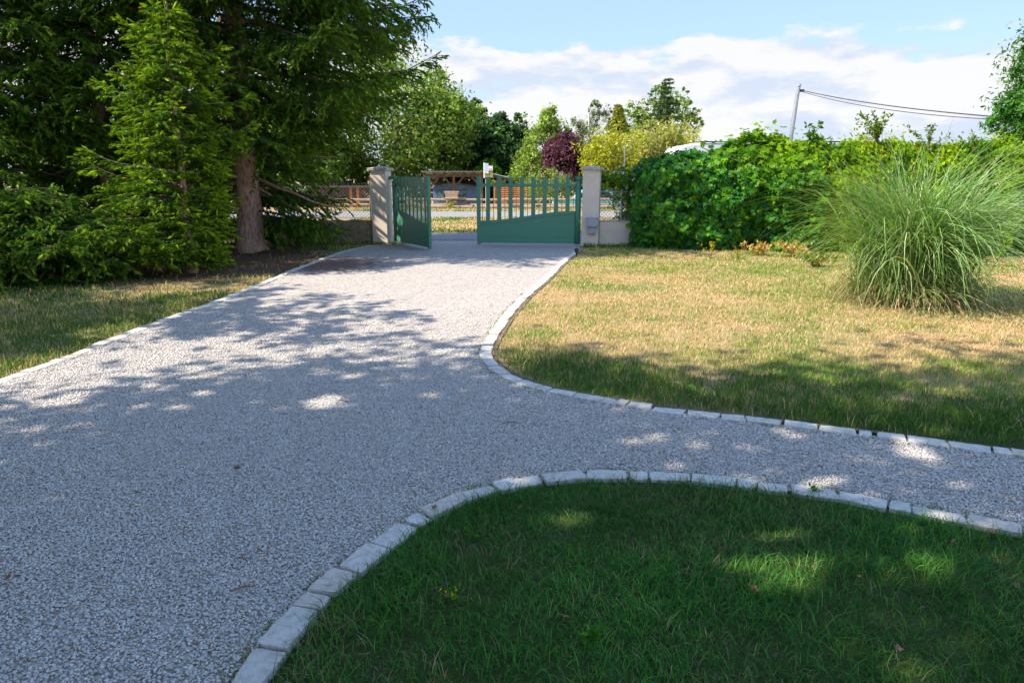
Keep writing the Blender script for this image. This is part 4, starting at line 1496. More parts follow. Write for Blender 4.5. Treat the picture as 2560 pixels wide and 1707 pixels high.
def sprigs(name, label, base, n, h, spread, leaf, cols, seed, cat='shrub', flop=0.25, dens=26, stem_r=0.006, z0=0.0, start=0.25):
    """upright leafy shoots from one foot"""
    rng = np.random.default_rng(seed)
    t = tag(empty(name, base), label, cat)
    b = B()
    P, A = [], []
    for i in range(n):
        az = rng.uniform(0, 6.283)
        hh = h * rng.uniform(0.55, 1.0)
        sp_ = spread * rng.uniform(0.1, 1)
        f = lambda s_: np.array([math.cos(az) * sp_ * s_ ** 1.3, math.sin(az) * sp_ * s_ ** 1.3, z0 + hh * s_ - flop * hh * s_ ** 3 * 0.5])
        ss = np.linspace(0, 1, 6)
        b.tube([f(s_) for s_ in ss], [stem_r * (1.1 - s_) for s_ in ss], 5, cap=False)
        for s_ in rng.uniform(start, 1, int(dens * hh)):
            a_ = unit(rng.normal(0, 1, 3) + np.array([0, 0, 0.5]))
            P.append(f(s_) + a_ * leaf * 0.5)
            A.append(a_)
    P, A = np.array(P), np.array(A)
    L = leaf * rng.uniform(0.6, 1.3, len(P))
    V, F = leaf_quads(P, A, unit(rng.normal(0, 1, (len(P), 3)) + np.array([0, 0, 0.6])), L, L * 0.45, 0.1)
    np_mesh('leaves', V, [F], M_LEAF, t, col=np.repeat(pal(rng, len(P), cols, 0.2), 4, 0))
    b.build('stems', M_BRANCH, t)
    return t


YG = [(0.12, 0.20, 0.025), (0.16, 0.24, 0.03), (0.09, 0.15, 0.025)]
for (u, v, Y, n, h, sp_, lab) in ((2195, 330, 15.2, 16, 0.75, 0.55, 'bushy olive green shrub rising above the hedge left of the pampas tip'),
                                 (2325, 345, 15.0, 7, 0.62, 0.5, 'loose upright shoots with small leaves above the hedge behind the pampas'),
                                 (1860, 375, 15.6, 8, 0.50, 0.45, 'tuft of drooping creeper leaves standing up from the hedge top'),
                                 (2445, 350, 14.6, 5, 0.45, 0.35, 'small sprig of leaves above the hedge close to the right edge')):
    p_ = at(u, v, Y=Y)
    sprigs('hedge_shoots', lab, (p_[0], p_[1], p_[2] - 0.25), n, h, sp_, 0.075, YG, int(u), dens=60)
p_ = at(2030, 330, Y=15.4)
sprigs('hedge_shoots', 'single leafy creeper shoot poking up beside the leaning pole', (p_[0], p_[1], p_[2] - 0.35), 3, 0.65, 0.15, 0.13, [(0.07, 0.17, 0.025)], 2030, dens=40)

broadleaf('rose_bush', 'rose bush with small pale pink flowers between the shaded pillar and the hedge', (2.60, 17.0, 0),
          [(-0.45, 0, 1.50, 0.40, 0.35, 0.32), (0.10, 0, 1.42, 0.45, 0.4, 0.36), (0.25, -0.1, 1.0, 0.50, 0.4, 0.50), (0.5, 0, 1.3, 0.5, 0.4, 0.5)], 170, 30, 0.075, [(0.08, 0.21, 0.025), (0.12, 0.27, 0.03), (0.06, 0.16, 0.022), (0.20, 0.32, 0.06)], 150, tr=0.03, cat='shrub', flowers=(85, 0.055, [(0.80, 0.60, 0.70), (0.85, 0.74, 0.78)]))

# ------------------------------------------------------------------ pampas grass


def pampas():
    rng = np.random.default_rng(160)
    base = at(2265, 765)
    t = tag(empty('pampas_grass', (base[0] + 0.22, base[1] + 0.3, 0)), 'big arching pampas grass clump with long pale green blades and dry straw base', 'grass clump')

    def ribbons(n, Lr, lo, hi, width, cols, spread, seed, name):
        r = np.random.default_rng(seed)
        az = r.uniform(0, 6.283, n)
        L = r.uniform(*Lr, n)
        th = r.uniform(lo, hi, n) if True else None       # launch angle from vertical
        curl = r.uniform(1.3, 3.7, n) * np.clip(0.55 + 1.1 * th, 0.4, 1.1)
        K = 10
        ts = np.linspace(0, 1, K)
        ang = th[:, None] + curl[:, None] * ts[None] ** 1.5
        ang = np.minimum(ang, 2.75)
        step = L[:, None] / (K - 1)
        rr = np.cumsum(np.sin(ang) * step, 1) - np.sin(ang[:, :1]) * step
        zz = np.cumsum(np.cos(ang) * step, 1) - np.cos(ang[:, :1]) * step
        sx_ = r.normal(0, spread, n)
        sy_ = r.normal(0, spread * 0.8, n)
        side = r.normal(0, 0.20, n)[:, None] * ts[None] ** 2 * L[:, None]
        X = sx_[:, None] + np.cos(az)[:, None] * rr - np.sin(az)[:, None] * side
        Y = sy_[:, None] + np.sin(az)[:, None] * rr + np.cos(az)[:, None] * side
        Z = np.maximum(zz, 0.01)
        w = width * r.uniform(0.6, 1.3, n)[:, None] * np.minimum(1, (1.02 - ts[None]) * 2.2) / 2
        wa = az + np.pi / 2 + r.normal(0, 0.5, n)
        wx, wy = np.cos(wa)[:, None] * w, np.sin(wa)[:, None] * w
        V = np.stack([np.stack([X - wx, Y - wy, Z], 2), np.stack([X + wx, Y + wy, Z + w * 0.5], 2)], 2).reshape(-1, 3)
        i = np.arange(n)[:, None, None] * K * 2 + np.arange(K - 1)[None, :, None] * 2
        F = (i + np.array([0, 1, 3, 2])).reshape(-1, 4)
        c_ = np.repeat(pal(r, n, cols, 0.2), K * 2, 0)
        np_mesh(name, V, [F], M_GRASS, t, col=c_)

    ribbons(2000, (1.4, 2.7), 0.0, 0.26, 0.0135, [(0.19, 0.34, 0.09), (0.25, 0.40, 0.13), (0.12, 0.25, 0.06), (0.36, 0.43, 0.20)], 0.24, 161, 'blades')
    ribbons(800, (0.7, 1.4), 0.10, 0.7, 0.011, [(0.13, 0.22, 0.05), (0.20, 0.27, 0.08)], 0.28, 162, 'outer_blades')
    ribbons(2300, (0.3, 1.05), 0.2, 1.2, 0.010, [(0.48, 0.36, 0.19), (0.36, 0.26, 0.13), (0.58, 0.48, 0.30)], 0.28, 163, 'dry_blades')


pampas()

# dry perennials at the foot of the hedge
DRY = [(0.60, 0.36, 0.18), (0.58, 0.42, 0.22), (0.46, 0.30, 0.14), (0.30, 0.30, 0.08)]
for i, (u, v, n, h, sp_, lf, cols, lab, dn_) in enumerate((
        (1775, 648, 6, 0.55, 0.30, 0.075, [(0.42, 0.42, 0.04), (0.50, 0.40, 0.05)], 'spindly plant with a few yellow leaves on bare orange stems at the hedge foot', 12),
        (1845, 650, 8, 0.42, 0.22, 0.045, [(0.28, 0.30, 0.05), (0.30, 0.18, 0.10)], 'small yellow green weed with dry brown seed heads at the hedge foot', 40),
        (1900, 640, 16, 0.33, 0.42, 0.10, DRY, 'rust brown withered perennial clump at the hedge foot', 45),
        (1985, 645, 22, 0.42, 0.55, 0.10, DRY + [(0.25, 0.30, 0.06)], 'wide orange brown withered clump nearest the pampas grass', 45),
        (2035, 668, 26, 0.36, 0.55, 0.09, [(0.10, 0.17, 0.03), (0.45, 0.33, 0.15), (0.16, 0.24, 0.05)], 'low mixed green and straw tuft just left of the pampas grass', 55),
        (1960, 620, 10, 0.50, 0.30, 0.08, [(0.16, 0.26, 0.03), (0.30, 0.34, 0.04)], 'leafy light green weed against the dark creeper', 45))):
    p_ = at(u, v)
    sprigs('dry_plant' if cols[0][0] > 0.4 else 'weed_plant', lab, (p_[0], p_[1], 0), n, h, sp_, lf, cols, 170 + i, cat='plant', flop=0.5, dens=dn_, stem_r=0.004)

# ------------------------------------------------------------------ locust tree at the right edge
rb = at(2640, 441, Y=19)
broadleaf('locust_tree', 'feathery light green locust tree at the right edge above the hedge', (rb[0], 19, 0),
          [(0, 0, 3.9, 1.6, 1.6, 1.9), (0.3, 0, 5.2, 1.1, 1.1, 1.0), (-0.9, -0.1, 4.6, 0.6, 0.8, 0.5), (-1.05, 0, 3.2, 0.8, 0.8, 0.7), (0.4, 0, 2.2, 1.9, 1.6, 1.1)], 600, 64, 0.125, [(0.075, 0.19, 0.045), (0.10, 0.23, 0.05), (0.06, 0.15, 0.04)], 180, tr=0.12, droop=0.2, aspect=0.35, surf=0.45, spread=0.26)

# ------------------------------------------------------------------ utility pole and cables
pt = at(1998, 216, Y=38)
pbx = at(1977, 352, Y=38)
dirp = (pt - pbx) / (pt[2] - pbx[2])
foot = pt - dirp * pt[2]
t = tag(empty('utility_pole', (foot[0], 38, 0)), 'leaning grey metal utility pole rising behind the hedge', 'pole')
top = pt - np.array([foot[0], 38, 0])
B().tube([(0, 0, 0), tuple(top * 0.5), tuple(top)], [0.11, 0.09, 0.07], 12).build('shaft', M_POLE, t, smooth=True)
B().tube([tuple(top), tuple(top + np.array([0, 0, 0.10]))], 0.10, 10).build('pole_cap', M_STEEL, t)
B().box(tuple(top + np.array([0.14, -0.02, -0.22])), (0.24, 0.10, 0.12)).build('clamp', M_BLACK, t)
B().tube([tuple(top * 0.42 + np.array([-0.14, -0.1, 0])), tuple(top * 0.72 + np.array([-0.16, -0.1, 0])), tuple(top * 0.94 + np.array([-0.16, -0.1, 0])), tuple(top + np.array([0, -0.1, -0.05]))], 0.009, 6).build('conduit', M_POLE, t)


def cable(p, q_, sag, r, label):
    p, q_ = np.array(p), np.array(q_)
    pts = [p + (q_ - p) * s_ - np.array([0, 0, sag * 4 * s_ * (1 - s_)]) for s_ in np.linspace(0, 1, 24)]
    tag(B().tube(pts, r, 6).build('overhead_cable', M_CABLE), label, 'cable')


pA = at(2003, 226, Y=38)
cable(pA, at(2590, 300, Y=20.0), 0.16, 0.020, 'upper of two thin black cables strung from the leaning pole')
cable(pA + np.array([0, 0, -0.06]), at(2590, 304, Y=20.0), 0.26, 0.014, 'lower of two thin black cables strung from the leaning pole')

# ------------------------------------------------------------------ vehicles


def wheel(par, x, y, r, w=0.2):
    o = B().tube([(x, y - w / 2, r), (x, y + w / 2, r)], r, 20).build('wheel', M_TYRE, par, bevel=0.02)
    B().tube([(x, y - w / 2 - 0.012, r), (x, y + w / 2 + 0.012, r)], r * 0.6, 16).build('rim', M_STEEL, o)


def van():
    p0 = at(1668, 400, Y=22.0)
    zt_ = at(1668, 361, Y=22.0)[2]
    t = tag(empty('white_van', (p0[0], 22.0, 0)), 'white van parked behind the hedge with only its roof showing', 'van')
    out_ = [(0.0, 0.45), (0.0, 0.95), (0.18, 1.25), (0.05, 1.85), (0.10, zt_ - 0.22), (0.24, zt_ - 0.07), (0.55, zt_ - 0.01), (1.2, zt_), (5.2, zt_ - 0.03), (5.35, zt_ - 0.2), (5.4, 0.45)]
    B().prism(out_, -1.0, 1.0).build('body', M_WHITE, t, bevel=0.05)
    B().box((3.0, -1.0, zt_ + 0.025), (4.6, 0.04, 0.035)).build('roof_rail', M_BLACK, t)
    B().box((0.95, -1.008, 1.75), (0.9, 0.02, 0.55)).build('window', M_GLASS, t, bevel=0.008)
    B().box((2.6, -1.008, 1.75), (1.6, 0.02, 0.55)).build('window', M_GLASS, t, bevel=0.008)
    for x in (1.0, 4.3):
        for y in (-0.92, 0.92): wheel(t, x, y, 0.34)


van()


def car():
    p0 = at(1405, 480, Y=41)
    z0 = zt(41)
    t = tag(empty('turquoise_car', (p0[0], 41, z0), 0), 'turquoise car with pale windscreen glimpsed behind the purple flowering shrub', 'car')
    body = [(-0.6, 0.30), (-0.6, 0.75), (-0.5, 0.92), (0.55, 1.02), (1.15, 1.50), (1.5, 1.56), (2.6, 1.52), (3.2, 1.05), (3.45, 0.95), (3.5, 0.30)]
    B().prism(body, -0.83, 0.83).build('body', M_TURQ, t, bevel=0.06)
    B().prism([(0.75, 1.08), (1.22, 1.45), (1.95, 1.47), (1.95, 1.05)], -0.842, -0.82).build('window', M_GLASS, t)
    B().prism([(2.05, 1.05), (2.05, 1.47), (2.5, 1.45), (2.95, 1.06)], -0.842, -0.82).build('window', M_GLASS, t)
    B().beam((0.60, 0, 1.05), (1.13, 0, 1.475), 1.36, 0.03).build('windscreen', M_SIGNW, t)
    for x in (0.1, 2.75):
        for y in (-0.78, 0.78): wheel(t, x, y, 0.30, 0.18)
    for y in (-0.6, 0.6):
        B().tube([(-0.56, y, 0.72), (-0.615, y, 0.72)], 0.09, 12).build('headlight', M_WHITE, t)


car()

# ------------------------------------------------------------------ open shelter, awning, screens beyond the road
zg = zt(46)


def shelter():
    Y0 = 44.0
    c0 = at(1068, 431, Y=Y0)
    c1 = at(1208, 431, Y=Y0)
    H = c0[2] - 0.06
    w = c1[0] - c0[0]
    d = 4.2
    t = tag(empty('open_shelter', (c0[0], Y0, zg)), 'open timber shelter with a corrugated roof seen through the gate', 'shelter')
    h = H - zg
    rise = -0.42
    # posts
    for (x, y) in ((0.12, 0.1), (w * 0.47, 0.1), (w - 0.1, 0.1), (0.12, d), (w * 0.5, d), (w - 0.1, d)):
        hh = h - 0.2 + rise * (y / d)
        B().box((x, y, hh / 2), (0.14, 0.14, hh)).build('post', M_WOODR, t)
    for y in (0.1, d):
        B().box((w / 2, y, h - 0.12 + rise * (y / d)), (w + 0.5, 0.12, 0.17)).build('beam', M_WOODR, t)
    for x in (0.12, w * 0.47, w - 0.1):
        for sg in (-1, 1):
            B().beam((x + sg * 0.06, 0.1, h - 0.85), (x + sg * 0.60, 0.1, h - 0.22), 0.08, 0.08).build('brace', M_WOODR, t)
    for i in range(7):
        x = -0.2 + (w + 0.5) * i / 6.5
        B().beam((x, -0.25, h + 0.0), (x, d + 0.3, h + rise * 1.07), 0.06, 0.10).build('rafter', M_WOODR, t)
    # corrugated sheet
    V, F = [], []
    n = 90
    x0, x1 = -0.35, w + 0.32
    for j, y in enumerate((-0.35, d + 0.4)):
        for k in range(n + 1):
            x = x0 + (x1 - x0) * k / n
            V.append((x, y, h + 0.085 + rise * (y / d) + 0.022 * math.sin(2 * math.pi * k / 5)))
    for j in range(2):
        for k in range(n + 1):
            V.append((V[j * (n + 1) + k][0], V[j * (n + 1) + k][1], V[j * (n + 1) + k][2] - 0.012))
    m_ = n + 1
    for k in range(n):
        F.append((k, k + 1, m_ + k + 1, m_ + k))
        F.append((2 * m_ + k, 3 * m_ + k, 3 * m_ + k + 1, 2 * m_ + k + 1))
        F.append((k, 2 * m_ + k, 2 * m_ + k + 1, k + 1))
        F.append((m_ + k, m_ + k + 1, 3 * m_ + k + 1, 3 * m_ + k))
    B().add(V, F).build('roof_sheet', M_TIN, t)


shelter()


def lean_to():
    Y0 = 47.0
    a, b_ = at(1222, 431, Y=Y0), at(1275, 446, Y=Y0)
    t = tag(empty('lean_to', (a[0], Y0, zg)), 'small sloping lean-to roof on brown posts right of the open shelter', 'shelter')
    za, zb, w = a[2] - zg, b_[2] - zg, b_[0] - a[0]
    B().beam((-0.1, 1.2, za), (w + 0.1, 1.2, zb), 2.8, 0.04).build('roof_sheet', M_TIN, t)
    B().beam((-0.1, -0.1, za - 0.12), (w + 0.1, -0.1, zb - 0.12), 0.06, 0.18).build('fascia', M_WOODR, t)
    for x in (0.0, w * 0.45, w):
        hh = za + (zb - za) * x / w - 0.18
        B().box((x, -0.02, hh / 2), (0.12, 0.12, hh)).build('post', M_WOODR, t)
    B().box((w * 0.42, 0.5, at(1250, 454, Y=Y0)[2] - zg), (w * 0.75, 0.2, 0.20)).build('awning_strip', M_YELLOW, t, bevel=0.03)


lean_to()


def tent():
    Y0 = 45.2
    z0 = zt(Y0)
    l, r_, ap = at(1082, 469, Y=Y0), at(1194, 469, Y=Y0), at(1131, 459, Y=Y0)
    t = tag(empty('awning_tent', (l[0], Y0, z0)), 'grey blue caravan awning tent with dark windows under the open shelter', 'tent')
    w = r_[0] - l[0]
    ax_ = ap[0] - l[0]
    zl, za, zr = l[2] - z0, ap[2] - z0, r_[2] - z0
    dp = 2.6
    B().prism([(0, 0), (0, zl), (ax_, za), (w, zr), (w, 0)], 0, dp).build('canvas', M_TENT, t)
    ro = B()
    ro.add([(-0.12, -0.12, zl - 0.01), (ax_, -0.12, za + 0.03), (ax_ + 0.1, dp, za + 0.30), (-0.12, dp, zl + 0.22), (w + 0.12, -0.12, zr - 0.01), (w + 0.12, dp, zr + 0.22),
            (-0.12, -0.12, zl + 0.03), (ax_, -0.12, za + 0.07), (ax_ + 0.1, dp, za + 0.34), (-0.12, dp, zl + 0.26), (w + 0.12, -0.12, zr + 0.03), (w + 0.12, dp, zr + 0.26)],
           [(0, 1, 2, 3), (1, 4, 5, 2), (6, 9, 8, 7), (7, 8, 11, 10), (0, 6, 7, 1), (1, 7, 10, 4), (3, 2, 8, 9), (2, 5, 11, 8), (0, 3, 9, 6), (4, 10, 11, 5)])
    ro.build('roof', M_TENTROOF, t)
    for (ua, ub, nm) in ((1093, 1112, 'window'), (1113, 1129, 'window'), (1137, 1166, 'window')):
        a_, b_ = at(ua, 475, Y=Y0), at(ub, 503, Y=Y0)
        fr = B().box(((a_[0] + b_[0]) / 2 - l[0], -0.012, (a_[2] + b_[2]) / 2 - z0), (b_[0] - a_[0], 0.02, a_[2] - b_[2])).build(nm, M_BLACK, t)
        B().box(((a_[0] + b_[0]) / 2 - l[0], -0.028, (a_[2] + b_[2]) / 2 - z0), (b_[0] - a_[0] - 0.06, 0.008, a_[2] - b_[2] - 0.06)).build('pane', M_WINDOW, fr)


tent()


def screen():
    Y0 = 40.5
    z0 = zt(Y0)
    a, b_ = at(1236, 464, Y=Y0), at(1326, 510, Y=Y0)
    t = tag(empty('slatted_screen', (a[0], Y0, z0)), 'orange brown slatted timber screen behind the log fence', 'screen')
    w, zt_, zb = b_[0] - a[0], a[2] - z0, max(0.02, b_[2] - z0 - 0.35)
    n = 13
    for i in range(n):
        z = zb + (zt_ - zb) * (i + 0.5) / n
        B().tube([(0, 0, z), (w, 0, z)], (zt_ - zb) / n * 0.44, 8).build('slat', M_WOODO, t)
    for x in (0.0, 0.42 * w, 0.72 * w, w):
        B().box((x, -0.07, zt_ / 2 + 0.02), (0.10, 0.07, zt_ + 0.04)).build('post', M_WOODO, t)


screen()


def shed_left():
    Y0 = 41.0
    z0 = zt(Y0)
    a, b_ = at(775, 470, Y=Y0), at(918, 515, Y=Y0)
    t = tag(empty('board_shed', (a[0], Y0, z0)), 'dark brown timber board shed behind the chain link left of the gate', 'shed')
    w, h = b_[0] - a[0], a[2] - z0
    n = 16
    for i in range(n):
        x = w * (i + 0.5) / n
        B().box((x, 0, h / 2 + 0.01 * (i % 3)), (w / n * 0.86, 0.05, h)).build('board', M_WOODO if i in (11, 13) else M_WOODD, t)
    B().box((w / 2, 0.8, h + 0.05), (w + 0.3, 2.0, 0.06)).build('roof', M_WOODD, t)
    B().box((w / 2, 0.9, h / 2), (w, 1.5, h - 0.02)).build('carcass', M_WOODD, t)


shed_left()


def log_fence():
    Y0 = 36.6
    t = tag(empty('log_rail_fence', (0, Y0, 0)), 'low pale round log fence along the far side of the road', 'fence')
    x = -9.0
    while x < 13.0:
        B().tube([(x, 0, -0.1), (x, 0, 0.52)], 0.06, 9).build('post', M_WOODL, t)
        for z in (0.44, 0.18):
            b = B()
            pts = [(x + 2.2 * s_, -0.085 + RNG.normal(0, 0.008), z + RNG.normal(0, 0.012)) for s_ in np.linspace(0, 1.02, 5)]
            b.tube(pts, 0.065, 9).build('rail', M_WOODL, t)
        x += 2.2
    for (xa, xb, lab) in ((-4.7, -2.0, 'pale peeled log lying in front of the fence left of the planter'), (-1.9, 1.2, 'pale peeled log lying in front of the fence behind the gate gap'), (1.5, 5.0, 'pale peeled log lying in front of the fence seen through the gate bars')):
        tag(B().tube([(xa, Y0 - 0.45, 0.085), ((xa + xb) / 2, Y0 - 0.42, 0.095), (xb, Y0 - 0.46, 0.085)], [0.10, 0.095, 0.09], 10, 0.04).build('fallen_log', M_WOODL), lab, 'log', 'logs lying along the far fence')
    # trough planter on legs leaning over the rail
    c0 = at(1129, 486, Y=Y0 - 0.35)
    t = tag(empty('log_planter', (c0[0], Y0 - 0.35, 0)), 'carved pale log trough planter on the far fence', 'planter')
    zc_ = c0[2]
    b = B()
    hw = 0.38
    b.prism([(-hw, zc_ + 0.16), (hw * 1.02, zc_ + 0.15), (hw * 0.8, zc_ - 0.12), (-hw * 0.72, zc_ - 0.13)], -0.15, 0.15)
    b.build('trough', M_WOODL, t, bevel=0.02)
    for sx_ in (-0.22, 0.2):
        B().tube([(sx_, 0, 0), (sx_, 0, zc_ - 0.1)], 0.055, 9).build('leg', M_WOODL, t)
    B().tube([(-0.32, -0.17, zc_ - 0.2), (0.34, -0.17, zc_ - 0.19)], 0.07, 9).build('cross_log', M_WOODL, t)


log_fence()
p_ = at(1125, 517, Y=35.8)
sprigs('weed_plant', 'yellow green weed growing by the log planter', (p_[0], 35.8, 0), 9, 0.45, 0.35, 0.10, [(0.25, 0.30, 0.03), (0.35, 0.33, 0.04)], 190, cat='plant', dens=40)


def sign():
    Y0 = 30.0 + 5.6
    a = at(1211, 405, Y=Y0)
    t = tag(empty('notice_sign', (a[0], Y0, 0)), 'white and olive notice board on a white post beyond the gate', 'sign')
    g1 = lambda u, v: at(u, v, Y=Y0)

    def plate(nm, u0, v0, u1, v1, y, mat, skew=0.0, par=None):
        p, q_ = g1(u0, v0), g1(u1, v1)
        x0, x1 = p[0] - a[0], q_[0] - a[0]
        sk = skew
        V = [(x0, y, q_[2]), (x1, y, q_[2] - sk), (x1, y, p[2] - sk), (x0, y, p[2]), (x0, y + 0.02, q_[2]), (x1, y + 0.02, q_[2] - sk), (x1, y + 0.02, p[2] - sk), (x0, y + 0.02, p[2])]
        return B().add(V, [(0, 1, 2, 3), (7, 6, 5, 4), (0, 4, 5, 1), (1, 5, 6, 2), (2, 6, 7, 3), (3, 7, 4, 0)]).build(nm, mat, par or t)

    bd = plate('board', 1211, 414.5, 1232, 443, 0.0, M_SIGNO, 0.03)
    plate('upper_panel', 1221.5, 414.6, 1231.8, 426.5, -0.028, M_WHITE, 0.02)
    # illegible red lettering: small separate strokes as on the board
    x = 1222.8
    rb_ = B()
    for k, (w_, h_) in enumerate(((1.1, 3.6), (1.2, 3.2), (0.9, 3.6), (1.3, 3.3), (1.0, 3.6), (0.9, 3.0))):
        p, q_ = g1(x, 421.2), g1(x + w_ * 0.8, 421.2 + h_)
        rb_.box(((p[0] + q_[0]) / 2 - a[0], -0.052, (p[2] + q_[2]) / 2 - 0.014), (q_[0] - p[0], 0.006, p[2] - q_[2]))
        x += w_ * 1.2
    rb_.build('lettering', M_RED, t)
    plate('map_sheet', 1210, 407.5, 1221.5, 433, -0.03, M_SIGNW, 0.03)
    pp, pq = g1(1210.5, 404), g1(1216.5, 516)
    B().tube([(g1(1210.8, 440)[0] - a[0], 0.05, g1(0, 445)[2]), (g1(1210.8, 440)[0] - a[0], 0.05, g1(0, 407)[2])], 0.035, 10).build('upper_post', M_WHITE, t)
    B().tube([(g1(1215.5, 440)[0] - a[0], 0.06, 0), (g1(1215.5, 440)[0] - a[0], 0.06, g1(0, 442)[2])], 0.04, 10).build('post', M_WHITE, t)


sign()

# ------------------------------------------------------------------ trees beyond the road
TG = 'trees beyond the road'


def far_tree(u, vtop, Y, wpx, label, cols, seed, name='leafy_tree', lobes=None, clumps=260, per=24, leaf=0.20, zlow=None, **kw):
    p = at(u, vtop, Y=Y)
    z0 = zt(Y)
    H = p[2] - z0
    r = wpx * 1.12 / FPX * Y / 2
    zl = (zlow if zlow is not None else 0.25) * H
    cz = (H + zl) / 2
    rng = np.random.default_rng(seed)
    if lobes is None:
        lobes = [(0, 0, cz, r * 0.8, r * 0.8, (H - zl) / 2 * 0.92)]
        for k in range(8):
            a = rng.uniform(0, 6.283)
            zz = zl + (H - zl) * rng.uniform(0.12, 0.85)
            rr = r * rng.uniform(0.28, 0.48)
            off = r * 0.72 * math.sqrt(max(0.05, 1 - ((zz - cz) / ((H - zl) / 2)) ** 2))
            lobes.append((math.cos(a) * off, math.sin(a) * off, zz, rr, rr, rr * 0.9))
        lobes.append((rng.normal(0, r * 0.15), 0, H - r * 0.35, r * 0.35, r * 0.35, r * 0.4))
    else:
        lobes = [(a * r, b * r, c_ * H, d * r, e * r, f * H) for a, b, c_, d, e, f in lobes]
    return broadleaf(name, label, (p[0], Y, z0), lobes, int(clumps * 1.9), per + 6, leaf * 1.3, cols, seed, group=TG, tr=0.02 * H + 0.06, **kw)


G_LIND = [(0.15, 0.23, 0.06), (0.22, 0.30, 0.075), (0.09, 0.16, 0.045), (0.30, 0.36, 0.10)]
far_tree(985, 120, 51, 330, 'large broad leafy tree with pale sunlit tufts directly behind the sunlit pillar', G_LIND, 201, clumps=520, per=26, leaf=0.20, zlow=0.12)
far_tree(1092, 165, 54, 120, 'slim tall leafy tree just right of the big spruce', G_LIND, 202, clumps=200, zlow=0.2)
far_tree(1160, 268, 58, 150, 'rounded mid green tree behind the open shelter', G_MID, 203, clumps=260, zlow=0.1, leaf=0.24)
far_tree(1188, 250, 60, 90, 'pointed dark green tree top in the middle of the tree line', G_DARK, 204, clumps=170, zlow=0.2, leaf=0.24)
far_tree(1248, 285, 56, 120, 'dark green dense tree left of the pale willow', G_DARK, 205, clumps=260, zlow=0.06, leaf=0.24)
far_tree(1218, 398, 50, 70, 'small bright lime green bush behind the notice sign', G_LIME, 206, clumps=110, zlow=0.05, name='bush')
far_tree(1366, 250, 48, 130, 'pale green weeping willow like tree with a rounded top', G_PALE, 207, clumps=330, per=26, leaf=0.17, zlow=0.06, droop=0.5, aspect=0.35,
         lobes=[(0.1, 0, 0.84, 0.38, 0.4, 0.14), (0.45, 0, 0.70, 0.35, 0.4, 0.14), (-0.15, 0, 0.60, 0.6, 0.6, 0.22), (-0.5, 0, 0.35, 0.6, 0.6, 0.25), (0.35, 0, 0.40, 0.6, 0.6, 0.25), (-0.8, 0, 0.2, 0.5, 0.5, 0.2)])
far_tree(1478, 236, 62, 110, 'thin birch with wispy hanging twigs behind the purple plum', [(0.13, 0.18, 0.06), (0.16, 0.20, 0.07), (0.10, 0.14, 0.05)], 208, clumps=170, per=22, leaf=0.16, zlow=0.2, droop=0.7, aspect=0.3, spread=0.26, bark_m=M_BIRCH,
         lobes=[(0.15, 0, 0.86, 0.25, 0.3, 0.13), (0.6, 0, 0.78, 0.25, 0.3, 0.16), (-0.5, 0, 0.66, 0.35, 0.3, 0.16), (-0.1, 0, 0.6, 0.6, 0.5, 0.22), (0.4, 0, 0.45, 0.6, 0.5, 0.22)])
far_tree(1420, 330, 42, 116, 'round purple leaved plum tree above the gate', [(0.12, 0.05, 0.075), (0.15, 0.065, 0.09), (0.085, 0.035, 0.055)], 209, clumps=340, per=26, leaf=0.13, zlow=0.22)
far_tree(1305, 285, 75, 60, 'small dark distant tree peeping between two larger ones', G_DARK, 210, clumps=90, zlow=0.1, leaf=0.3)
far_tree(1660, 212, 60, 185, 'airy light green tree behind the dark fir', G_PALE + G_MID, 211, clumps=190, per=22, leaf=0.17, zlow=0.3, spread=0.2)
far_tree(640, 250, 47, 340, 'broad sunlit tree glimpsed through gaps in the spruce', G_PALE + G_MID, 213, clumps=340, zlow=0.1, leaf=0.26)
far_tree(250, 300, 50, 420, 'wide pale tree glimpsed through the left spruce', G_PALE + G_MID, 214, clumps=340, zlow=0.08, leaf=0.28)
far_tree(845, 330, 52, 160, 'low sunlit tree behind the timber board shed', G_PALE + G_MID, 215, clumps=200, zlow=0.06, leaf=0.24)
far_tree(1560, 400, 52, 190, 'low green thicket behind the golden bamboo', G_MID, 216, clumps=200, zlow=0.03, leaf=0.22, name='thicket')
broadleaf('butterfly_bush', 'butterfly bush with purple flower spikes behind the gate bars', (at(1365, 441, Y=38)[0], 38.2, zt(38.2)),
          [(0, 0, 1.4, 1.1, 0.9, 0.85), (0.8, 0, 1.1, 0.8, 0.7, 0.8), (-0.7, 0, 0.9, 0.7, 0.7, 0.75)], 170, 24, 0.11, G_PALE, 217, tr=0.04, cat='shrub', flowers=(46, 0.09, [(0.42, 0.25, 0.55), (0.50, 0.33, 0.60)]), droop=0.2, aspect=0.4)
fs = at(1668, 186, Y=56)
spruce('fir_tree', 'dark pointed fir rising behind the golden bamboo', (fs[0], 56, zt(56)), fs[2] - zt(56), prof([(0, 2.6), (3, 2.3), (6, 1.5), (fs[2] - zt(56), 0.10)]), 218, dz=0.42, cstep=0.22, cK=15, per=7, lv=(0.5, 1.25), z0=0.6, hang=0.3, up=0.25, dr=0.3, tip=0.15, tr=0.16, fine_to=0.0, group=TG, cols=[(0.05, 0.10, 0.035), (0.065, 0.12, 0.04)])
fs = at(1546, 256, Y=46)
spruce('golden_conifer', 'slender yellow conifer at the left of the golden bamboo', (fs[0], 46, zt(46)), fs[2] - zt(46), prof([(0, 1.5), (2.5, 1.3), (4.2, 0.75), (fs[2] - zt(46), 0.03)]), 219, dz=0.26, cstep=0.16, per=8, z0=0.3, hang=0.15, up=0.4, dr=0.25, tip=0.1, tr=0.09, fine_to=0.0, group=TG, cols=[(0.30, 0.30, 0.05), (0.24, 0.26, 0.05)])


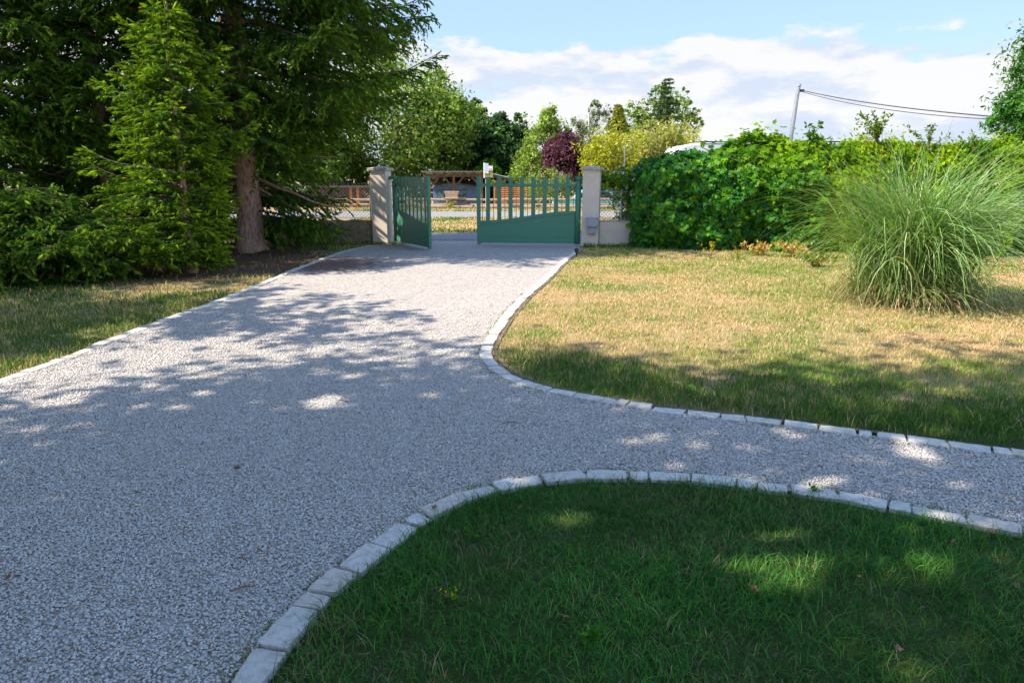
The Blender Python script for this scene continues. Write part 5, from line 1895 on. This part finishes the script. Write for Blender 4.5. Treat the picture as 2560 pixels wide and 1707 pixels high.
def bamboo(u0, u1, vtop, Y, n, seed, label, cols):
    rng = np.random.default_rng(seed)
    a, b_ = at(u0, 441, Y=Y), at(u1, 441, Y=Y)
    z0 = zt(Y)
    H = at((u0 + u1) / 2, vtop, Y=Y)[2] - z0
    t = tag(empty('golden_bamboo', ((a[0] + b_[0]) / 2, Y, z0)), label, 'bamboo', TG)
    w = (b_[0] - a[0]) / 2
    st = B()
    P, A = [], []
    for i in range(n):
        x0 = rng.uniform(-w, w) * 0.8
        y0 = rng.uniform(-0.7, 0.7)
        h = H * rng.uniform(0.6, 1.0) * (1 - 0.25 * (x0 / w) ** 2)
        ln = rng.normal(0, 0.35) + 0.4 * x0 / w
        ly = rng.normal(-0.2, 0.35)
        f = lambda s_: np.array([x0 + ln * s_ ** 2.2 * 1.4, y0 + ly * s_ ** 2.2, h * (s_ - 0.10 * s_ ** 4)])
        ss = np.linspace(0, 1, 5)
        st.tube([f(s_) for s_ in ss], [0.022 * (1.05 - s_) + 0.003 for s_ in ss], 5, cap=False)
        for s_ in rng.uniform(0.10, 1.0, 95) ** 0.8:
            a_ = unit(rng.normal(0, 1, 3) + np.array([0, 0, -0.55]))
            P.append(f(s_) + a_ * 0.16 + rng.normal(0, 0.13, 3))
            A.append(a_)
    P, A = np.array(P), np.array(A)
    L = 0.24 * rng.uniform(0.6, 1.3, len(P))
    V, F = leaf_quads(P, A, unit(rng.normal(0, 1, (len(P), 3)) + np.array([0, 0, 0.7])), L, L * 0.34, 0.1)
    tone = 1 + 0.35 * (fbm(P[:, [0, 2]], 0.8, seed) - 0.45)
    np_mesh('leaves', V, [F], M_LEAF, t, col=np.repeat(pal(rng, len(P), cols, 0.15) * tone[:, None], 4, 0))
    st.build('culms', M_WOODL, t)


bamboo(1460, 1580, 282, 41, 95, 230, 'yellow bamboo thicket right behind the shaded pillar', [(0.44, 0.45, 0.07), (0.36, 0.41, 0.06), (0.50, 0.47, 0.12)])
bamboo(1555, 1735, 258, 43, 150, 231, 'wide straw gold bamboo thicket in front of the dark fir', [(0.46, 0.44, 0.18), (0.38, 0.41, 0.13), (0.31, 0.37, 0.09), (0.52, 0.48, 0.23)])
p_ = at(1563, 362, Y=34)
tag(B().tube([(p_[0], 34, 0), (p_[0], 34, p_[2])], 0.028, 8).build('fence_pole', M_POLE), 'thin grey metal pole in front of the golden bamboo', 'pole')

# ------------------------------------------------------------------ fallen leaves, cone, twigs
rng = np.random.default_rng(260)


def fallen_leaf(x, y, z, s, label, seed):
    r = np.random.default_rng(seed)
    V, F = [], []
    n = 9
    for i in range(n):
        a = 2 * math.pi * i / n
        rr = s * (0.55 if i % 2 else 1.0) * r.uniform(0.7, 1.1)
        V.append((math.cos(a) * rr, math.sin(a) * rr * 0.7, abs(r.normal(0, s * 0.45))))
    V.append((0, 0, 0))
    F = [(i, (i + 1) % n, n) for i in range(n)]
    o = B().add(V, F).build('fallen_leaf', M_DRYLEAF, loc=(x, y, z), rz=r.uniform(0, 6.28))
    tag(o, label, 'leaf', 'fallen brown leaves')


for i, (u, v, z, s, lab) in enumerate(((1415, 1560, 0.03, 0.022, 'pale brown curled leaf on the near lawn closest to the kerb corner'), (1085, 1288, 0.036, 0.022, 'dry brown leaf resting on the joint of the foreground kerb'),
                                       (1885, 1490, 0.03, 0.02, 'brown leaf in the middle of the shaded near lawn'), (2380, 1372, 0.03, 0.022, 'dark brown leaf on the near lawn right of the sun fleck'),
                                       (2245, 1640, 0.03, 0.024, 'reddish brown leaf near the bottom right of the shaded lawn'), (2540, 1482, 0.03, 0.022, 'brown leaf at the right edge of the shaded lawn'),
                                       (1300, 1285, 0.03, 0.018, 'small beige leaf just inside the foreground kerb'), (2145, 1460, 0.03, 0.018, 'small tan leaf among the grass right of the lawn centre'),
                                       (2050, 1180, 0.03, 0.02, 'thin brown leaf on the gravel path side'), (1120, 1510, 0.03, 0.02, 'rust coloured leaf beside yellow lawn flowers'),
                                       (2355, 858, 0.03, 0.03, 'brown leaf lying on the dry sunlit lawn'), (20, 1455, 0.015, 0.022, 'rust coloured leaf on the gravel at the left edge'))):
    p_ = at(u, v)
    fallen_leaf(p_[0], p_[1], z, s, lab, 300 + i)
p_ = at(594, 1176)
b = B()
b.tube([(-0.018, 0, 0.016), (-0.008, 0, 0.018), (0.007, 0, 0.017), (0.02, 0, 0.015)], [0.004, 0.010, 0.009, 0.003], 9, 0.25)
tag(b.build('pine_cone', M_TWIG, loc=(p_[0], p_[1], 0.004)), 'small dark brown cone lying alone on the gravel', 'cone')
for i, (u, v, l_, a_, lab) in enumerate(((620, 1413, 0.07, 2.7, 'short reddish twig on the gravel near the foreground kerb'), (575, 1490, 0.09, 0.5, 'thin brown twig on the gravel closest to the camera'), (1255, 1065, 0.12, 0.1, 'dark twig on the gravel beside the lawn corner'), (870, 1010, 0.10, 2.9, 'dark twig on the shaded gravel in the middle of the drive'))):
    p_ = at(u, v)
    d = np.array([math.cos(a_), math.sin(a_)]) * l_
    tag(B().tube([(p_[0], p_[1], 0.02), (p_[0] + d[0] * 0.5, p_[1] + d[1] * 0.5 + 0.006, 0.026), (p_[0] + d[0], p_[1] + d[1], 0.018)], [0.003, 0.0035, 0.002], 6).build('twig', M_TWIG), lab, 'twig', 'twigs on the gravel')

# small broad leaved weeds in the lawns
for i, (u, v, h, sp_, lf, cols, nm, lab) in enumerate((
        (1182, 1345, 0.05, 0.06, 0.022, [(0.06, 0.20, 0.03), (0.09, 0.25, 0.04)], 'weed_plant', 'low clover like weed in bare earth beside the foreground kerb'),
        (1132, 1505, 0.07, 0.07, 0.016, [(0.75, 0.62, 0.03), (0.06, 0.20, 0.03)], 'flower_plant', 'tiny weed with yellow flowers in the shaded near lawn'),
        (2040, 1235, 0.06, 0.05, 0.022, [(0.06, 0.20, 0.03), (0.10, 0.26, 0.04)], 'weed_plant', 'round leaved weed growing against the kerb on the right of the near lawn'),
        (1730, 985, 0.07, 0.09, 0.035, [(0.10, 0.24, 0.07), (0.14, 0.28, 0.09)], 'weed_plant', 'pale broad leaved weed in the shaded front strip of the dry lawn'),
        (1480, 1620, 0.09, 0.08, 0.030, [(0.10, 0.25, 0.05), (0.07, 0.20, 0.03)], 'weed_plant', 'rosette weed near the bottom of the shaded near lawn'))):
    p_ = at(u, v)
    sprigs(nm, lab, (p_[0], p_[1], 0), 9, h, sp_, lf, cols, 400 + i, cat='plant', flop=0.4, dens=140, stem_r=0.0012)
